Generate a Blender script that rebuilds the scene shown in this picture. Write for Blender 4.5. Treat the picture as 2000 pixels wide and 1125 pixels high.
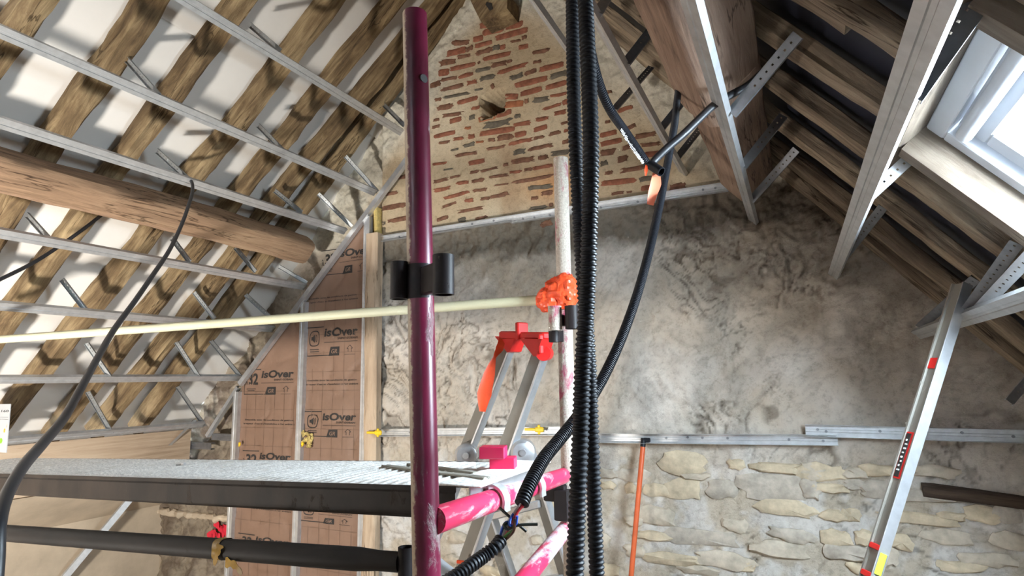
import bpy, math, random
import numpy as np
from mathutils import Vector as V, Matrix, noise
random.seed(7)
sc = bpy.context.scene
col = sc.collection
for o in list(bpy.data.objects): bpy.data.objects.remove(o)

# ------------------------------------------------------------------ camera
FPX = 1151.35                       # focal length in pixels of a 2000 px wide frame
CR = V((0.90224, 0.43080, -0.01925)); CU = V((0.08326, -0.13021, 0.98798)); CF = V((-0.42312, 0.89300, 0.15335))
CAM = V((0, 0, 1.6))
cd = bpy.data.cameras.new('camera'); cam = bpy.data.objects.new('camera', cd); col.objects.link(cam)
cam.matrix_world = Matrix(((CR.x, CU.x, -CF.x, CAM.x), (CR.y, CU.y, -CF.y, CAM.y), (CR.z, CU.z, -CF.z, CAM.z), (0, 0, 0, 1)))
cd.sensor_width = 36; cd.lens = FPX / 2000 * 36; cd.clip_start = 0.02; cd.clip_end = 100
sc.camera = cam
# ------------------------------------------------------------------ sky, lights, exposure
wd = bpy.data.worlds.new('sky'); sc.world = wd; wd.use_nodes = True
bg = wd.node_tree.nodes['Background']; bg.inputs[0].default_value = (0.75, 0.875, 1.0, 1); bg.inputs[1].default_value = 115
sc.view_settings.view_transform = 'Standard'; sc.view_settings.look = 'None'
sc.view_settings.exposure = 0.55; sc.view_settings.gamma = 1; sc.view_settings.use_curve_mapping = False
LAMP_POS = V((-2.30, -0.55, 0.40)); LAMP_DIR = V((-0.62, 0.70, 0.75)).normalized(); LAMP_W = 98
LAMP_COL = (1.0, 0.95, 0.88)

# daylight portal at the roof window (guides sampling of the sky only, adds no light)
pl_ = bpy.data.lights.new('skylight_portal', 'AREA'); pl_.shape = 'RECTANGLE'; pl_.size = 1.0; pl_.size_y = .62; pl_.cycles.is_portal = True
po_ = bpy.data.objects.new('skylight_portal', pl_); col.objects.link(po_)
po_.matrix_world = Matrix(((0.64230, 0, 0.76646, .315 + .49 * .6423 + .766 * .19), (0, 1, 0, 1.4575), (-0.76646, 0, 0.64230, 2.191 - .49 * .7665 + .642 * .19), (0, 0, 0, 1)))
# ------------------------------------------------------------------ photo geometry helpers
def ray(x, y): return CF + CR * ((x - 1000) / FPX) - CU * ((y - 562.5) / FPX)
def dep(x, y, d): return CAM + ray(x, y) * d
def onY(x, y, Y): q = ray(x, y); return CAM + q * (Y / q.y)
def onX(x, y, X): q = ray(x, y); return CAM + q * (X / q.x)
def onZ(x, y, Z): q = ray(x, y); return CAM + q * ((Z - CAM.z) / q.z)
def onN(x, y, n, d): q = ray(x, y); return CAM + q * (d / q.dot(n))   # plane n.(p-CAM)=d
NL = V((0.75684, 0, -0.65360)); DL = -2.958       # room face of the left rafters
NR = V((0.76646, 0, 0.64230)); DR = 0.6205        # room face of the right rafters
FL = V((0.70366, 0, -0.71054)); DFL = -2.61425    # left furring plane
FR = V((0.69263, 0, 0.72130)); DFR = 0.44643      # right furring plane
GY = 3.1                                          # gable wall
SY = 3.03                                         # stud front plane
def srgb(r, g, b):
    f = lambda c: (c / 255 / 12.92) if c / 255 <= 0.04045 else ((c / 255 + 0.055) / 1.055) ** 2.4
    return (f(r), f(g), f(b))

# ------------------------------------------------------------------ mesh helpers
class MB:
    def __init__(s): s.v = []; s.f = []; s.g = None
    def add(s, vs, fs):
        b = len(s.v); s.v += [V(p) for p in vs]; s.f += [tuple(i + b for i in q) for q in fs]
    def box(s, c, size, ax=None):
        ax = ax or (V((1, 0, 0)), V((0, 1, 0)), V((0, 0, 1)))
        c = V(c); h = [a * (k / 2) for a, k in zip(ax, size)]
        p = [c + h[0] * i + h[1] * j + h[2] * k for i in (-1, 1) for j in (-1, 1) for k in (-1, 1)]
        s.add(p, [(0, 1, 3, 2), (4, 6, 7, 5), (0, 4, 5, 1), (2, 3, 7, 6), (0, 2, 6, 4), (1, 5, 7, 3)])
    def bbox(s, c, size, ax=None, r=0.003):              # box with chamfered edges
        ax = ax or (V((1, 0, 0)), V((0, 1, 0)), V((0, 0, 1)))
        c = V(c); a, b, d = [k / 2 for k in size]; r = min(r, a * .8, b * .8, d * .8)
        ring = [(-a + r, -b), (a - r, -b), (a, -b + r), (a, b - r), (a - r, b), (-a + r, b), (-a, b - r), (-a, -b + r)]
        def sc_(q, k): return [(x - math.copysign(k, x) if abs(x) > k else x, y - math.copysign(k, y) if abs(y) > k else y) for x, y in q]
        rings = [(sc_(ring, r), -d), (ring, -d + r), (ring, d - r), (sc_(ring, r), d)]
        vs = [c + ax[0] * x + ax[1] * y + ax[2] * z for q, z in rings for x, y in q]
        fs = [tuple(range(7, -1, -1)), tuple(range(24, 32))]
        for k in range(3):
            for i in range(8): fs.append((k * 8 + i, k * 8 + (i + 1) % 8, k * 8 + 8 + (i + 1) % 8, k * 8 + 8 + i))
        s.add(vs, fs)
    def tube(s, path, rad, n=12, cap=True):
        path = [V(p) for p in path]; m = len(path)
        rr = rad if isinstance(rad, (list, tuple)) else [rad] * m
        t0 = (path[1] - path[0]).normalized()
        u = t0.cross(V((0, 0, 1)));
        if u.length < 0.1: u = t0.cross(V((0, 1, 0)))
        u.normalize(); vs = []
        for i in range(m):
            t = (path[min(i + 1, m - 1)] - path[max(i - 1, 0)]).normalized()
            u = (u - t * u.dot(t)).normalized(); w = t.cross(u)
            for k in range(n):
                a = 2 * math.pi * k / n
                vs.append(path[i] + (u * math.cos(a) + w * math.sin(a)) * rr[i])
        fs = [(i * n + k, i * n + (k + 1) % n, (i + 1) * n + (k + 1) % n, (i + 1) * n + k) for i in range(m - 1) for k in range(n)]
        if cap: fs += [tuple(range(n - 1, -1, -1)), tuple(range((m - 1) * n, m * n))]
        s.add(vs, fs)
    def pipe(s, a, b, ro, ri, n=20):                      # open tube with wall thickness
        a, b = V(a), V(b); t = (b - a).normalized()
        u = t.cross(V((0, 0, 1)))
        if u.length < 0.1: u = t.cross(V((0, 1, 0)))
        u.normalize(); w = t.cross(u); vs = []
        for p, r in ((a, ri), (a, ro), (b, ro), (b, ri)):
            for k in range(n):
                x = 2 * math.pi * k / n; vs.append(p + (u * math.cos(x) + w * math.sin(x)) * r)
        fs = [((q % 4) * n + k, (q % 4) * n + (k + 1) % n, ((q + 1) % 4) * n + (k + 1) % n, ((q + 1) % 4) * n + k) for q in range(4) for k in range(n)]
        s.add(vs, fs)
    def extr(s, poly, a, b, side, up, sk=0.0):            # closed 2D polygon swept a to b
        a, b = V(a), V(b); n = len(poly)
        vs = [p + side * x + up * y for p in (a, b) for x, y in poly]
        fs = [(i, (i + 1) % n, n + (i + 1) % n, n + i) for i in range(n)]
        fs += [tuple(range(n - 1, -1, -1)), tuple(range(n, 2 * n))]
        s.add(vs, fs)
    def slab(s, pts, off):                                # polygon pts (3D) thickened by vector off
        n = len(pts); off = V(off); pts = [V(p) for p in pts]
        s.add(pts + [p + off for p in pts], [tuple(range(n)), tuple(range(2 * n - 1, n - 1, -1))] + [((i + 1) % n, i, n + i, n + (i + 1) % n) for i in range(n)])
    def disc(s, c, nrm, r, th=0.002, n=10):
        nrm = V(nrm).normalized(); s.tube([V(c) - nrm * th / 2, V(c) + nrm * th / 2], r, n)
def strip_poly(pl, t):                                    # thin-walled profile from a polyline
    pl = [V((x, y, 0)) for x, y in pl]; off = []
    for i, p in enumerate(pl):
        d = V((0, 0, 0))
        if i: d += (p - pl[i - 1]).normalized()
        if i < len(pl) - 1: d += (pl[i + 1] - p).normalized()
        d.normalize(); off.append((p.x - d.y * t, p.y + d.x * t))
    return [(p.x, p.y) for p in pl] + off[::-1]
def spline(pts, n=14):
    pts = [V(p) for p in pts]; q = [pts[0] * 2 - pts[1]] + pts + [pts[-1] * 2 - pts[-2]]; out = []
    for i in range(1, len(q) - 2):
        a, b, c, d = q[i - 1:i + 3]
        for k in range(n):
            t = k / n
            out.append(0.5 * (2 * b + (c - a) * t + (2 * a - 5 * b + 4 * c - d) * t * t + (3 * b - 3 * c + d - a) * t ** 3))
    return out + [pts[-1]]
def resample(path, step):
    out = [path[0]]; acc = 0.0
    for a, b in zip(path, path[1:]):
        L = (b - a).length; t = step - acc
        while t <= L: out.append(a.lerp(b, t / L)); t += step
        acc = (acc + L) % step if L else acc
    return out
def corrugate(m, path, r, pitch, n=14, depth=0.14):
    p = resample(path, pitch / 4); rr = [r * (1 if k % 4 in (0, 1) else (1 - depth if k % 4 == 2 else 1 - depth)) for k in range(len(p))]
    m.tube(p, rr, n)

WL = {}
def wloc(o): return WL.get(o.name, V((0, 0, 0)))
def link_mesh(name, me, mat, parent=None, smooth=35, origin=None):
    if smooth:
        me.polygons.foreach_set('use_smooth', [True] * len(me.polygons))
        me.set_sharp_from_angle(angle=math.radians(smooth))
    if mat: me.materials.append(mat)
    o = bpy.data.objects.new(name, me); col.objects.link(o)
    if parent:
        o.parent = parent; me.transform(Matrix.Translation(-wloc(parent))); WL[o.name] = wloc(parent)
    else:
        co = np.empty(len(me.vertices) * 3, np.float32); me.vertices.foreach_get('co', co); co = co.reshape(-1, 3)
        c = V(((co[:, 0].min() + co[:, 0].max()) / 2, (co[:, 1].min() + co[:, 1].max()) / 2, co[:, 2].min())) if origin is None else V(origin)
        c = V([float(k) for k in c])
        me.transform(Matrix.Translation(-c)); o.location = c; WL[o.name] = c
    return o
def build(m, name, mat, parent=None, smooth=35):
    me = bpy.data.meshes.new(name); me.from_pydata([tuple(p) for p in m.v], [], m.f); me.update()
    if m.g is not None:
        at = me.attributes.new('grain', 'FLOAT_VECTOR', 'POINT'); at.data.foreach_set('vector', np.array(m.g, np.float32).ravel())
    return link_mesh(name, me, mat, parent, smooth)
def empty(name, loc):
    o = bpy.data.objects.new(name, None); col.objects.link(o); o.location = loc; o.empty_display_size = 0.05; WL[o.name] = V(loc); return o
def tag(o, label, cat, group=None):
    o['label'] = label; o['category'] = cat
    if group: o['group'] = group
    return o
def struct(o, label=None):
    o['kind'] = 'structure'
    if label: o['label'] = label
    return o
def part(name, mat, parent, fn, smooth=35):
    m = MB(); fn(m); return build(m, name, mat, parent, smooth)

# ------------------------------------------------------------------ materials
def newmat(name):
    m = bpy.data.materials.new(name); m.use_nodes = True; nt = m.node_tree
    return m, nt, nt.nodes['Principled BSDF']
def nd(nt, t, **kw):
    n = nt.nodes.new(t)
    for k, v in kw.items(): setattr(n, k, v)
    return n
def ramp(nt, stops):
    r = nd(nt, 'ShaderNodeValToRGB'); e = r.color_ramp.elements
    while len(e) < len(stops): e.new(0.5)
    for el, (p, c) in zip(e, stops): el.position = p; el.color = (*c, 1)
    return r
def noise_n(nt, scale, detail=6, rough=0.6, dist=0.0, vec=None):
    n = nd(nt, 'ShaderNodeTexNoise'); n.inputs['Scale'].default_value = scale; n.inputs['Detail'].default_value = detail
    n.inputs['Roughness'].default_value = rough; n.inputs['Distortion'].default_value = dist
    if vec: nt.links.new(vec, n.inputs['Vector'])
    return n
def objco(nt, scale=(1, 1, 1)):
    t = nd(nt, 'ShaderNodeTexCoord'); mp = nd(nt, 'ShaderNodeMapping'); mp.inputs['Scale'].default_value = scale
    nt.links.new(t.outputs['Object'], mp.inputs['Vector']); return mp.outputs['Vector']
def bump(nt, bs, h, strength=0.4, dist=0.01):
    b = nd(nt, 'ShaderNodeBump'); b.inputs['Strength'].default_value = strength; b.inputs['Distance'].default_value = dist
    nt.links.new(h, b.inputs['Height']); nt.links.new(b.outputs['Normal'], bs.inputs['Normal'])
def plain(name, c, rough=0.6, metal=0.0, var=0.12, scale=12, bmp=0.0, spec=0.5):
    m, nt, bs = newmat(name)
    n = noise_n(nt, scale, vec=objco(nt)); lo = tuple(max(0, k * (1 - var * 2)) for k in c); hi = tuple(min(1, k * (1 + var)) for k in c)
    r = ramp(nt, [(0.3, lo), (0.7, hi)]); nt.links.new(n.outputs[0], r.inputs[0]); nt.links.new(r.outputs[0], bs.inputs['Base Color'])
    bs.inputs['Roughness'].default_value = rough; bs.inputs['Metallic'].default_value = metal; bs.inputs['Specular IOR Level'].default_value = spec
    if bmp: bump(nt, bs, n.outputs[0], bmp, 0.004)
    return m
def wood(name, c0, c1, c2, stretch=14, bmp=0.6, big=2.0):
    m, nt, bs = newmat(name)
    a = nd(nt, 'ShaderNodeAttribute', attribute_name='grain'); mp = nd(nt, 'ShaderNodeMapping')
    mp.inputs['Scale'].default_value = (2.2, stretch * 2.2, stretch * 2.2); nt.links.new(a.outputs['Vector'], mp.inputs['Vector'])
    n1 = noise_n(nt, 1.3, 10, 0.72, 0.7, mp.outputs['Vector']); n2 = noise_n(nt, big, 3, 0.5, 0.3, a.outputs['Vector'])
    mx = nd(nt, 'ShaderNodeMix', data_type='FLOAT'); mx.inputs[0].default_value = 0.38
    nt.links.new(n1.outputs[0], mx.inputs[2]); nt.links.new(n2.outputs[0], mx.inputs[3])
    r = ramp(nt, [(0.32, c0), (0.48, c1), (0.66, c2)]); nt.links.new(mx.outputs[0], r.inputs[0])
    mp2 = nd(nt, 'ShaderNodeMapping'); mp2.inputs['Scale'].default_value = (1.1, 13, 13); nt.links.new(a.outputs['Vector'], mp2.inputs['Vector'])
    n3 = noise_n(nt, 1.0, 5, 0.55, 0.5, mp2.outputs['Vector']); r3 = ramp(nt, [(0.485, (1, 1, 1)), (0.5, (.22, .20, .18)), (0.515, (1, 1, 1))]); nt.links.new(n3.outputs[0], r3.inputs[0])
    n4 = noise_n(nt, 2.2, 3, 0.5, 0.0, a.outputs['Vector']); r4 = ramp(nt, [(0.47, (0, 0, 0)), (0.56, (1, 1, 1))]); nt.links.new(n4.outputs[0], r4.inputs[0])
    m3 = nd(nt, 'ShaderNodeMix', data_type='RGBA', blend_type='MULTIPLY'); nt.links.new(r4.outputs[0], m3.inputs[0]); nt.links.new(r.outputs[0], m3.inputs[6]); nt.links.new(r3.outputs[0], m3.inputs[7])
    nt.links.new(m3.outputs[2], bs.inputs['Base Color']); bs.inputs['Roughness'].default_value = 0.85; bs.inputs['Specular IOR Level'].default_value = 0.2
    bump(nt, bs, n1.outputs[0], bmp, 0.012); return m
def patchy(name, base, base2, splat, amount=0.5, scale=14, rough=0.55, fine=60, stretch=(1, 1, 0.5), bmp=0.7):
    """painted steel with dried cement splashes"""
    m, nt, bs = newmat(name); vec = objco(nt, stretch)
    n0 = noise_n(nt, scale * .6, 4, 0.6, vec=vec); r0 = ramp(nt, [(0.35, base), (0.65, base2)]); nt.links.new(n0.outputs[0], r0.inputs[0])
    n1 = noise_n(nt, scale, 8, 0.72, 0.4, vec); r1 = ramp(nt, [(amount, (0, 0, 0)), (amount + 0.09, (1, 1, 1))]); nt.links.new(n1.outputs[0], r1.inputs[0])
    n2 = noise_n(nt, fine, 3, 0.7, vec=objco(nt)); rs = ramp(nt, [(0.3, tuple(k * .55 for k in splat)), (0.7, splat)]); nt.links.new(n2.outputs[0], rs.inputs[0])
    mx = nd(nt, 'ShaderNodeMix', data_type='RGBA'); nt.links.new(r1.outputs[0], mx.inputs[0]); nt.links.new(r0.outputs[0], mx.inputs[6]); nt.links.new(rs.outputs[0], mx.inputs[7])
    nt.links.new(mx.outputs[2], bs.inputs['Base Color'])
    rr = nd(nt, 'ShaderNodeMapRange'); rr.inputs[3].default_value = rough; rr.inputs[4].default_value = 0.95
    nt.links.new(r1.outputs[0], rr.inputs[0]); nt.links.new(rr.outputs[0], bs.inputs['Roughness'])
    ml = nd(nt, 'ShaderNodeMath', operation='MULTIPLY'); nt.links.new(r1.outputs[0], ml.inputs[0]); nt.links.new(n2.outputs[0], ml.inputs[1])
    bump(nt, bs, ml.outputs[0], bmp, 0.003); return m
def attr_mat(name, bs1=0.5, fine=90, rough=0.92):
    m, nt, bs = newmat(name)
    a = nd(nt, 'ShaderNodeAttribute', attribute_name='alb'); co = objco(nt)
    n = noise_n(nt, fine, 6, 0.75, vec=co); n2 = noise_n(nt, fine * .3, 9, 0.78, 0.0, co)
    r = ramp(nt, [(0.32, (0.66, 0.64, 0.62)), (0.5, (1, 1, 1)), (0.8, (1.1, 1.1, 1.1))]); nt.links.new(n2.outputs[0], r.inputs[0])
    mx = nd(nt, 'ShaderNodeMix', data_type='RGBA', blend_type='MULTIPLY'); mx.inputs[0].default_value = 1
    nt.links.new(a.outputs['Color'], mx.inputs[6]); nt.links.new(r.outputs[0], mx.inputs[7]); nt.links.new(mx.outputs[2], bs.inputs['Base Color'])
    bs.inputs['Roughness'].default_value = rough; bs.inputs['Specular IOR Level'].default_value = 0.15
    ad = nd(nt, 'ShaderNodeMath', operation='ADD'); nt.links.new(n.outputs[0], ad.inputs[0]); nt.links.new(n2.outputs[0], ad.inputs[1])
    bump(nt, bs, ad.outputs[0], bs1, 0.006); return m

M = {}
M['galv'] = plain('galvanised_steel', (0.60, 0.61, 0.62), 0.40, 0.68, 0.08, 25)
M['galv_mid'] = plain('galvanised_steel_grey', (0.36, 0.37, 0.37), 0.5, 0.6, 0.1, 25)
M['galv_dark'] = plain('galvanised_steel_dark', (0.26, 0.27, 0.29), 0.42, 0.75, 0.12, 25)
M['alu'] = plain('bright_aluminium', (0.62, 0.63, 0.65), 0.33, 0.8, 0.08, 20)
M['aludust'] = patchy('dusty_aluminium', srgb(120, 116, 108), srgb(138, 132, 122), srgb(176, 170, 160), 0.56, 12, 0.5)
M['raf'] = wood('old_oak_rafter', srgb(52, 40, 30), srgb(116, 96, 70), srgb(170, 149, 114), 8, 0.8, 4.0)
M['raf2'] = wood('grey_oak_rafter', srgb(78, 66, 56), srgb(128, 112, 94), srgb(176, 158, 134))
M['purl'] = wood('purlin_oak', srgb(92, 74, 58), srgb(146, 118, 94), srgb(170, 144, 116), 16, 0.4, 1.2)
M['purlR'] = wood('purlin_red_oak', srgb(86, 70, 60), srgb(138, 114, 98), srgb(162, 140, 122), 16, 0.4, 1.2)
M['post'] = wood('pale_softwood', srgb(150, 128, 106), srgb(184, 162, 138), srgb(200, 180, 156), 10, 0.2)
M['slat'] = wood('grey_weathered_slat', srgb(92, 88, 80), srgb(138, 134, 124), srgb(168, 164, 152), 16, 0.4)
M['lint'] = wood('dark_lintel_wood', srgb(38, 30, 26), srgb(72, 58, 48), srgb(100, 84, 70), 14, 0.6)
M['trim'] = wood('trimmer_softwood', srgb(74, 64, 54), srgb(108, 96, 84), srgb(132, 120, 106), 12, 0.3)
M['memb'] = plain('white_membrane', srgb(214, 210, 204), 0.7, 0, 0.03, 3)
M['under'] = plain('dark_roof_underlay', srgb(44, 46, 58), 0.55, 0, 0.2, 4, 0.2)
M['wallp'] = attr_mat('lime_plaster_and_mortar', 0.9)
M['brick_r'] = plain('red_brick', srgb(142, 92, 72), 0.9, 0, 0.22, 30, 0.6, 0.1)
M['brick_b'] = plain('brown_brick', srgb(124, 90, 72), 0.9, 0, 0.25, 30, 0.6, 0.1)
M['brick_g'] = plain('grey_burnt_brick', srgb(104, 96, 84), 0.9, 0, 0.2, 30, 0.6, 0.1)
M['brick_o'] = plain('orange_brick', srgb(164, 106, 76), 0.9, 0, 0.2, 30, 0.6, 0.1)
M['stone_a'] = plain('ochre_limestone', srgb(200, 184, 158), 0.92, 0, 0.14, 22, 0.7, 0.1)
M['stone_b'] = plain('beige_limestone', srgb(194, 182, 164), 0.92, 0, 0.14, 22, 0.7, 0.1)
M['stone_c'] = plain('grey_limestone', srgb(184, 174, 160), 0.92, 0, 0.16, 22, 0.7, 0.1)
M['plain_wall'] = plain('rendered_wall', srgb(196, 180, 158), 0.95, 0, 0.1, 5, 0.5)
M['floor'] = plain('dusty_floor', srgb(150, 138, 124), 0.95, 0, 0.12, 4, 0.3)
M['kraft'] = plain('kraft_paper', srgb(134, 106, 88), 0.62, 0, 0.05, 9, 0.1)
M['ink'] = plain('black_print', (0.025, 0.022, 0.02), 0.7, 0, 0.1)
M['inkfaint'] = plain('faint_brown_print', srgb(104, 82, 66), 0.7, 0, 0.05)
M['wool'] = plain('yellow_mineral_wool', srgb(204, 180, 112), 0.95, 0, 0.2, 60, 0.8)
M['yellow'] = plain('yellow_plastic', srgb(240, 196, 30), 0.45, 0, 0.05)
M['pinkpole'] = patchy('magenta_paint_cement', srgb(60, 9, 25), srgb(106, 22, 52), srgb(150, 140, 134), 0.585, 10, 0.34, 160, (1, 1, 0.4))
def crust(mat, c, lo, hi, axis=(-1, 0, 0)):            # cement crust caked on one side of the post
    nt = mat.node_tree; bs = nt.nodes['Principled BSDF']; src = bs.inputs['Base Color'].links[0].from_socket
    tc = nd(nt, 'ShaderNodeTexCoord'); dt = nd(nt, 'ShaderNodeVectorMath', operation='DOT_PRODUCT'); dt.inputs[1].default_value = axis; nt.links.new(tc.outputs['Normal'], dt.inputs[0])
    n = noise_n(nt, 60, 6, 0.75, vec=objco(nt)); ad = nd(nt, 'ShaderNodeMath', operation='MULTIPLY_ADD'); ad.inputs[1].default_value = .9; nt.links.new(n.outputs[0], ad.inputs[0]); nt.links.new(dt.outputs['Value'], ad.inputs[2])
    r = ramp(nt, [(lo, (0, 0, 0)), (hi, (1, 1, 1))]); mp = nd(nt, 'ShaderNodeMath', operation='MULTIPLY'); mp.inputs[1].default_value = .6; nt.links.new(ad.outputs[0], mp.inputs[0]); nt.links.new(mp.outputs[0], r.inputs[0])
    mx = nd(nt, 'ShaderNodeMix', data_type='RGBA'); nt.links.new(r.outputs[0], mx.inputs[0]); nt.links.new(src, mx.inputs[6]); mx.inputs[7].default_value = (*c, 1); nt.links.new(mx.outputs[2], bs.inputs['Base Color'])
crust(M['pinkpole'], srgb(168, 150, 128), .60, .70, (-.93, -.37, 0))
M['pinkrung'] = patchy('pink_paint_cement', srgb(196, 40, 82), srgb(176, 30, 68), srgb(204, 188, 190), 0.49, 8, 0.5, 140, (1, 0.4, 1))
M['cempole'] = patchy('cement_covered_pole', srgb(170, 40, 80), srgb(150, 60, 84), srgb(196, 184, 170), 0.36, 12, 0.6, 170, (1, 1, 0.5))
M['guard'] = patchy('yellow_grey_tube', srgb(196, 192, 160), srgb(178, 176, 152), srgb(150, 144, 124), 0.62, 14, 0.55, 90, (0.3, 1, 1))
M['darktube'] = patchy('dark_painted_tube', srgb(17, 16, 16), srgb(32, 28, 26), srgb(92, 86, 78), 0.68, 14, 0.6, 90, (0.5, 1, 1))
M['darkmetal'] = patchy('dark_socket_steel', srgb(22, 19, 20), srgb(40, 33, 33), srgb(100, 90, 80), 0.64, 30, 0.5, 150)
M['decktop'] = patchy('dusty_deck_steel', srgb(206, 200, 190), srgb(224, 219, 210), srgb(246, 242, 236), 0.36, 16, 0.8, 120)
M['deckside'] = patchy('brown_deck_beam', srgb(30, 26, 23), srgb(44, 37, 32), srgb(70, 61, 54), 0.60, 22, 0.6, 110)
for k_ in ('deckside', 'darktube', 'darkmetal'): M[k_].node_tree.nodes['Principled BSDF'].inputs['Specular IOR Level'].default_value = 0.2
M['redplastic'] = patchy('red_plastic_dusty', srgb(226, 40, 36), srgb(206, 34, 30), srgb(226, 150, 140), 0.64, 12, 0.45)
M['orangetape'] = plain('orange_red_tape', srgb(238, 84, 44), 0.35, 0, 0.08, 20)
M['salmon'] = plain('salmon_tape', srgb(248, 138, 104), 0.5, 0, 0.04)
M['orangepole'] = plain('orange_handle', srgb(206, 92, 46), 0.4, 0, 0.06)
M['black'] = plain('black_plastic_conduit', (0.006, 0.007, 0.011), 0.50, 0, 0.1, 12, 0, 0.35)
M['cable'] = plain('black_rubber_cable', (0.02, 0.02, 0.023), 0.45, 0, 0.1)
M['pinkbox'] = plain('crimson_box', srgb(218, 30, 84), 0.45, 0, 0.06)
M['white'] = plain('white_paint', srgb(196, 200, 206), 0.4, 0, 0.02)
M['whiteprint'] = plain('white_print', srgb(225, 225, 222), 0.6, 0, 0.02)
M['cardboard'] = plain('white_card', srgb(176, 178, 180), 0.7, 0, 0.02)
M['greyplastic'] = plain('grey_vent_bar', srgb(186, 190, 196), 0.4, 0, 0.03)
M['goldtape'] = plain('brown_adhesive_tape', srgb(138, 106, 40), 0.25, 0, 0.2, 30)
M['redspray'] = plain('red_spray_paint', srgb(226, 44, 66), 0.8, 0, 0.1)
M['wood_raw'] = M['post']
for n_, c_ in (('w_blue', (40, 84, 190)), ('w_red', (170, 30, 40)), ('w_green', (90, 150, 70)), ('w_brown', (90, 50, 30)), ('w_white', (210, 205, 200)), ('w_black', (40, 42, 36))):
    M[n_] = plain('wire_' + n_[2:], srgb(*c_), 0.4, 0, 0.05)
M['orangemark'] = plain('orange_print', srgb(240, 170, 50), 0.6, 0, 0.03)
M['greenmark'] = plain('green_print', srgb(130, 200, 50), 0.6, 0, 0.03)
M['vial'] = plain('lime_vial', srgb(196, 226, 60), 0.2, 0, 0.03)
def thin(name, tint, gl, rough):
    g, nt, bs = newmat(name); tr = nd(nt, 'ShaderNodeBsdfTransparent'); tr.inputs[0].default_value = (*tint, 1); gs = nd(nt, 'ShaderNodeBsdfGlossy'); gs.inputs['Roughness'].default_value = rough
    mx = nd(nt, 'ShaderNodeMixShader'); mx.inputs[0].default_value = gl; nt.links.new(tr.outputs[0], mx.inputs[1]); nt.links.new(gs.outputs[0], mx.inputs[2]); nt.links.new(mx.outputs[0], nt.nodes['Material Output'].inputs['Surface']); return g
M['glass'] = thin('window_glass', (.96, .98, .98), .04, .0)
M['wrap'] = thin('clear_wrap', (.9, .9, .9), .12, .12)
g, nt, bs = newmat('lamp_glow'); bs.inputs['Emission Color'].default_value = (*LAMP_COL, 1); bs.inputs['Emission Strength'].default_value = 12; M['glow'] = g

# ------------------------------------------------------------------ numpy noise
def vnoise(x, z, freq, seed):
    rs = np.random.RandomState(seed); T = rs.rand(256, 256).astype(np.float32)
    X = x * freq + 1000.3; Z = z * freq + 1000.7; xi = np.floor(X).astype(int); zi = np.floor(Z).astype(int)
    fx = X - xi; fz = Z - zi; fx = fx * fx * (3 - 2 * fx); fz = fz * fz * (3 - 2 * fz); xi &= 255; zi &= 255; x1 = (xi + 1) & 255; z1 = (zi + 1) & 255
    return (T[xi, zi] * (1 - fx) + T[x1, zi] * fx) * (1 - fz) + (T[xi, z1] * (1 - fx) + T[x1, z1] * fx) * fz
def fbm(x, z, freq, seed, oct=4, gain=0.5):
    a = 1; t = 0; s = 0
    for k in range(oct): s = s + a * vnoise(x, z, freq * 2 ** k, seed + k * 17); t += a; a *= gain
    return s / t
def smooth(e0, e1, v): t = np.clip((v - e0) / (e1 - e0), 0, 1); return t * t * (3 - 2 * t)

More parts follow.
